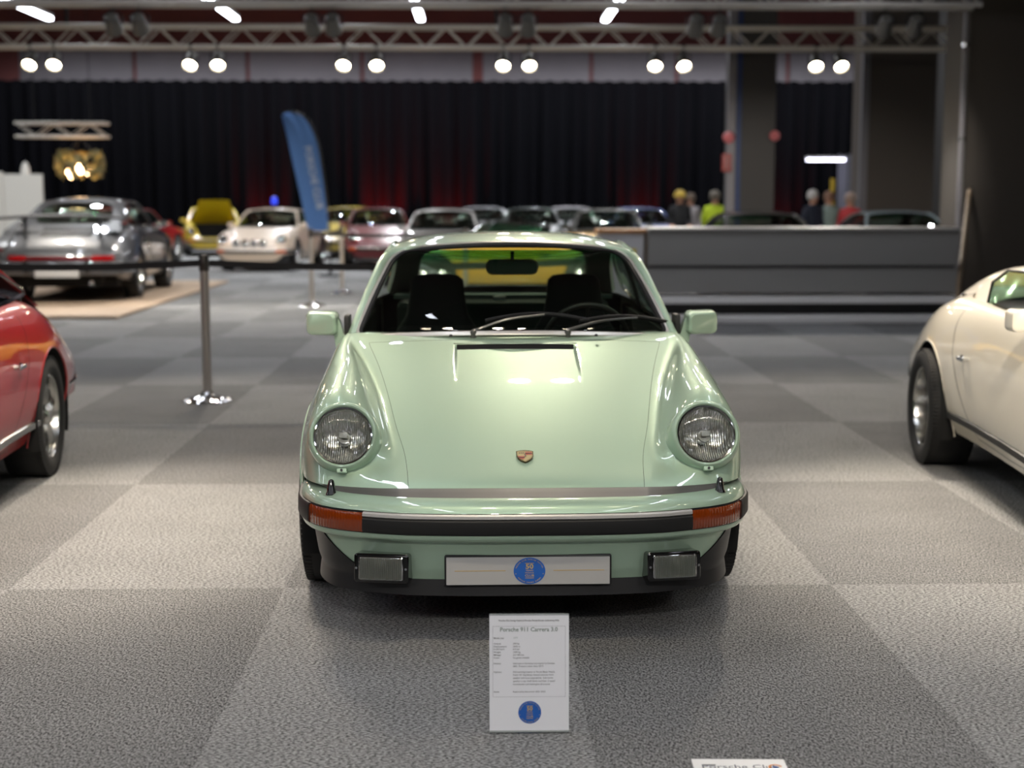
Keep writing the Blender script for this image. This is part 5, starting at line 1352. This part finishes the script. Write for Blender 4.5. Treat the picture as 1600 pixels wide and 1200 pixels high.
for a, b_, cy in (('Model year', None, 323), ('Output:', '200 hp', 370), ('Displacement:', '2993 cc', 395), ('0-100 km/h:', '6.3 sec', 418), ('Weight:', '1090 kg', 443), ('Mileage:', '210 400 km', 467), ('Color:', 'Ice green metallic', 491), ('History:', 'Sold new in Germany and import to Sweden', 540), (None, '2001. Present owner since 2017.', 564), ('Options:', 'Full matching interior in Tartan Black Watch,', 613), (None, 'Fuchs 16", fog lamps, manual antenna, front', 638), (None, 'speaker and noise suppression, dual stereo', 664), (None, 'speaker s rear shelf, black roof liner, 5 speed', 691), (None, 'transmission and tinted glass all around.', 718), ('Extra:', 'Restored by the owner 2021-2023', 782)):
    if a: line(a, 168, cy, .0062, bold=.008)
    if b_: line(b_, 332, cy, .0062, bold=.004, sx=1.0)
part('printed_text', tx, mat('ink_black', '2a2a2c', .6), S, smooth=False)
yy = MB(); line('1977', 333, 322, .0062, bold=.0, mb=yy); part('year_text', yy, mat('ink_pale_green', '8fa098', .6), S, smooth=False)
bx = MB(); x0, y0 = cxy(160, 825); x1, y1 = cxy(778, 220)
for (a, b_, c, d) in ((x0, y0, x1, y0 + .0005), (x0, y1 - .0005, x1, y1), (x0, y0, x0 + .0005, y1), (x1 - .0005, y0, x1, y1)): bx.add([SP(a, b_, .0005), SP(c, b_, .0005), SP(c, d, .0005), SP(a, d, .0005)], [(0, 1, 2, 3)])
part('frame_line', bx, mat('ink_grey', '6c6e72', .6), S, smooth=False)
x, y = cxy(474, 958); bb, gg = MB(), MB(); badge50(bb, gg, SP(x, y, 0), Xs, Ys, .0308, 1.0, front=.0005)
part('blue_badge', bb, mat('badge_blue'), S, smooth=False); part('badge_lettering', gg, mat('badge_gold'), S, smooth=False)

# second sheet lying at the lower edge of the view
F2 = thing('floor_sheet', 'white printed sheet on the carpet at the bottom edge', 'sheet', (.655, 3.465, 0), R_(-2.0))
b = MB(); b.box((0, -.148, .002), (.236, .297, .003)); part('paper', b, mat('sheet_bright', 'efefef', .5), F2, smooth=False)
b = MB(); add_text(b, 'Porsche Club', .036, (.0, -.062, .0042), (1, 0, 0), (0, 1, 0), bold=.0); part('lettering', b, mat('ink_navy', '4a5068', .6), F2, smooth=False)
b = MB(); b.box((-.078, -.040, .0041), (.034, .007, .0006)); part('logo_bar', b, mat('ink_grey'), F2, smooth=False)
b = MB(); o_ = np.array([.088, -.052, .0042])
V = []
for k in range(25):
    a = 2 * PI * k / 32 + .2; V += [o_ + [.018 * math.cos(a), .018 * math.sin(a), 0], o_ + [.012 * math.cos(a), .012 * math.sin(a), 0]]
b.add(V, [(2 * k, 2 * k + 2, 2 * k + 3, 2 * k + 1) for k in range(24)]); part('logo_arc', b, mat('ink_orange', 'e08a3a', .6), F2, smooth=False)
b = MB(); b.lathe([(.008, 0), (.0001, .0001)], o_, (0, 0, 1), 16); part('logo_dot', b, mat('ink_blue', '3c5c9c', .6), F2, smooth=False)

# ================================================================== visitors behind the bar
def skin_mesh(nodes, edges, levels=2):
    me = bpy.data.meshes.new('b'); me.from_pydata([n[0] for n in nodes], edges, []); ob = bpy.data.objects.new('b', me); COL.objects.link(ob)
    md = ob.modifiers.new('s', 'SKIN'); md.use_smooth_shade = True
    ob.modifiers.new('u', 'SUBSURF').levels = levels
    for i, n in enumerate(nodes):
        r = n[1]; sv = me.skin_vertices[0].data[i]; sv.radius = (r, r) if np.isscalar(r) else r; sv.use_root = (i == 0)
    dg = bpy.context.evaluated_depsgraph_get(); out = bpy.data.meshes.new_from_object(ob.evaluated_get(dg)); COL.objects.unlink(ob); bpy.data.objects.remove(ob)
    out.polygons.foreach_set('use_smooth', [True] * len(out.polygons)); return out
def person(label, loc, rz, h, top, trouser, hair, arms=0.0, helmet=None, skin='b98a72'):
    t = thing('person', label, 'person', (loc[0], loc[1], 0), rz); k = h / 1.75
    N = [((0, 0, .95), .15), ((0, .0, 1.15), .135), ((0, 0, 1.36), .155), ((0, 0, 1.47), .07), ((0, -.01, 1.54), .055), ((0, -.02, 1.62), .088), ((0, -.015, 1.69), .078)]
    E = [(0, 1), (1, 2), (2, 3), (3, 4), (4, 5), (5, 6)]
    for s in (-1, 1):
        b = len(N)
        N += [((s * .17, 0, 1.40), .062), ((s * .24, .02, 1.16), .048), ((s * (.22 - .05 * arms), -.06 - .16 * arms, .95 + .12 * arms), .035), ((s * (.21 - .05 * arms), -.09 - .20 * arms, .87 + .14 * arms), (.022, .034))]
        E += [(2, b), (b, b + 1), (b + 1, b + 2), (b + 2, b + 3)]
        hx, hy, hz = N[b + 3][0]
        for q, (dx, dl) in enumerate(((-.024, .062), (-.008, .074), (.008, .070), (.024, .056))):
            N += [((hx + dx, hy - .012, hz - .045), .0085), ((hx + dx, hy - .026, hz - .045 - dl * .6), .0075), ((hx + dx * .9, hy - .045, hz - .045 - dl), .006)]; c = len(N) - 3; E += [(b + 3, c), (c, c + 1), (c + 1, c + 2)]
        N += [((hx - s * .030, hy - .02, hz - .010), .010), ((hx - s * .045, hy - .035, hz - .040), .008)]; c = len(N) - 2; E += [(b + 3, c), (c, c + 1)]
        b = len(N)
        N += [((s * .095, 0, .86), .10), ((s * .11, -.01, .50), .062), ((s * .12, .02, .12), .045), ((s * .125, .03, .05), .04), ((s * .14, -.13, .035), .032)]; E += [(0, b), (b, b + 1), (b + 1, b + 2), (b + 2, b + 3), (b + 3, b + 4)]
    N = [((p[0] * k, p[1] * k, p[2] * k), r if np.isscalar(r) else r) for p, r in N]
    me = skin_mesh(N, E, 2)
    for m_ in (mat('skin_' + skin, skin, .5), mat('shirt_' + top, top, .8), mat('trousers_' + trouser, trouser, .8), mat('shoe_dark', '1c1a19', .5)): me.materials.append(m_)
    for p in me.polygons:
        z = p.center.z / k; x = abs(p.center.x) / k
        p.material_index = 3 if z < .09 else 2 if (z < .96 and x < .20) else 0 if (z > 1.485 or (z < 1.0 + .1 * arms and x >= .14)) else 1
    part('body', me, [], t)
    hm = MB(); hc = np.array([0, -.012, 1.66]) * k
    if helmet: hm.lathe([(.125, -.015), (.118, .0), (.108, .05), (.08, .095), (.04, .115), (.001, .12)], hc + [0, 0, 0], (0, 0, 1), 20); part('helmet', hm, mat('helmet_' + helmet, helmet, .4), t)
    else:
        hm.lathe([(.092, -.07), (.102, -.01), (.098, .04), (.07, .085), (.03, .10), (.001, .104)], hc + [0, .022, .0], (0, .12, 1), 20); part('hair', hm, mat('hair_' + hair, hair, .7), t)
    fc = MB()
    for s in (-1, 1): fc.lathe([(.011, 0), (.008, .005), (.001, .007)], np.array([s * .032, -.098, 1.635]) * k, (0, -1, 0), 10)
    part('eyes', fc, mat('eye_dark', '1b1512', .3), t)
    fc = MB(); fc.lathe([(.016, -.012), (.013, .01), (.001, .022)], np.array([0, -.10, 1.605]) * k, (0, -1, -.2), 8); part('nose', fc, mat('skin_' + skin), t)
    fc = MB(); fc.rbox(np.array([0, -.098, 1.572]) * k, (.045, .012, .010), .004, axis=1); part('mouth', fc, mat('lip', '8a4a42', .5), t)
    for s in (-1, 1): fc = MB(); fc.rbox(np.array([s * .092, -.01, 1.62]) * k, (.014, .035, .055), .012, axis=0); part('ear', fc, mat('skin_' + skin), t)
    return t
person('person in black with yellow cap standing left of the hi-vis vest', (3.95, 28.2), R_(10), 1.60, '17171a', '17171a', 'a08a3a', .4, helmet='b3952e')
person('person in pale grey top between the yellow cap and the hi-vis vest', (4.22, 28.6), R_(-20), 1.56, '8c8688', '2a2c33', '5a4c40', .1)
person('person in lime hi-vis jacket seen over the bar', (4.45, 27.0), R_(160), 1.60, 'b4cc26', '23252b', '6e675e', .3)
person('grey-haired person in dark navy jacket, leftmost of the right group', (5.99, 25.6), R_(30), 1.60, '1c2233', '202226', 'b5b2b0', .3)
person('person in pale teal jacket standing in the middle of the right group', (6.38, 26.0), R_(-15), 1.58, '7c8c88', '2c2e33', '7a5a48', .2)
person('person in red top at the right of the group behind the bar', (6.61, 25.4), R_(-40), 1.55, 'a82c30', '1c1c20', '9a8478', .5)
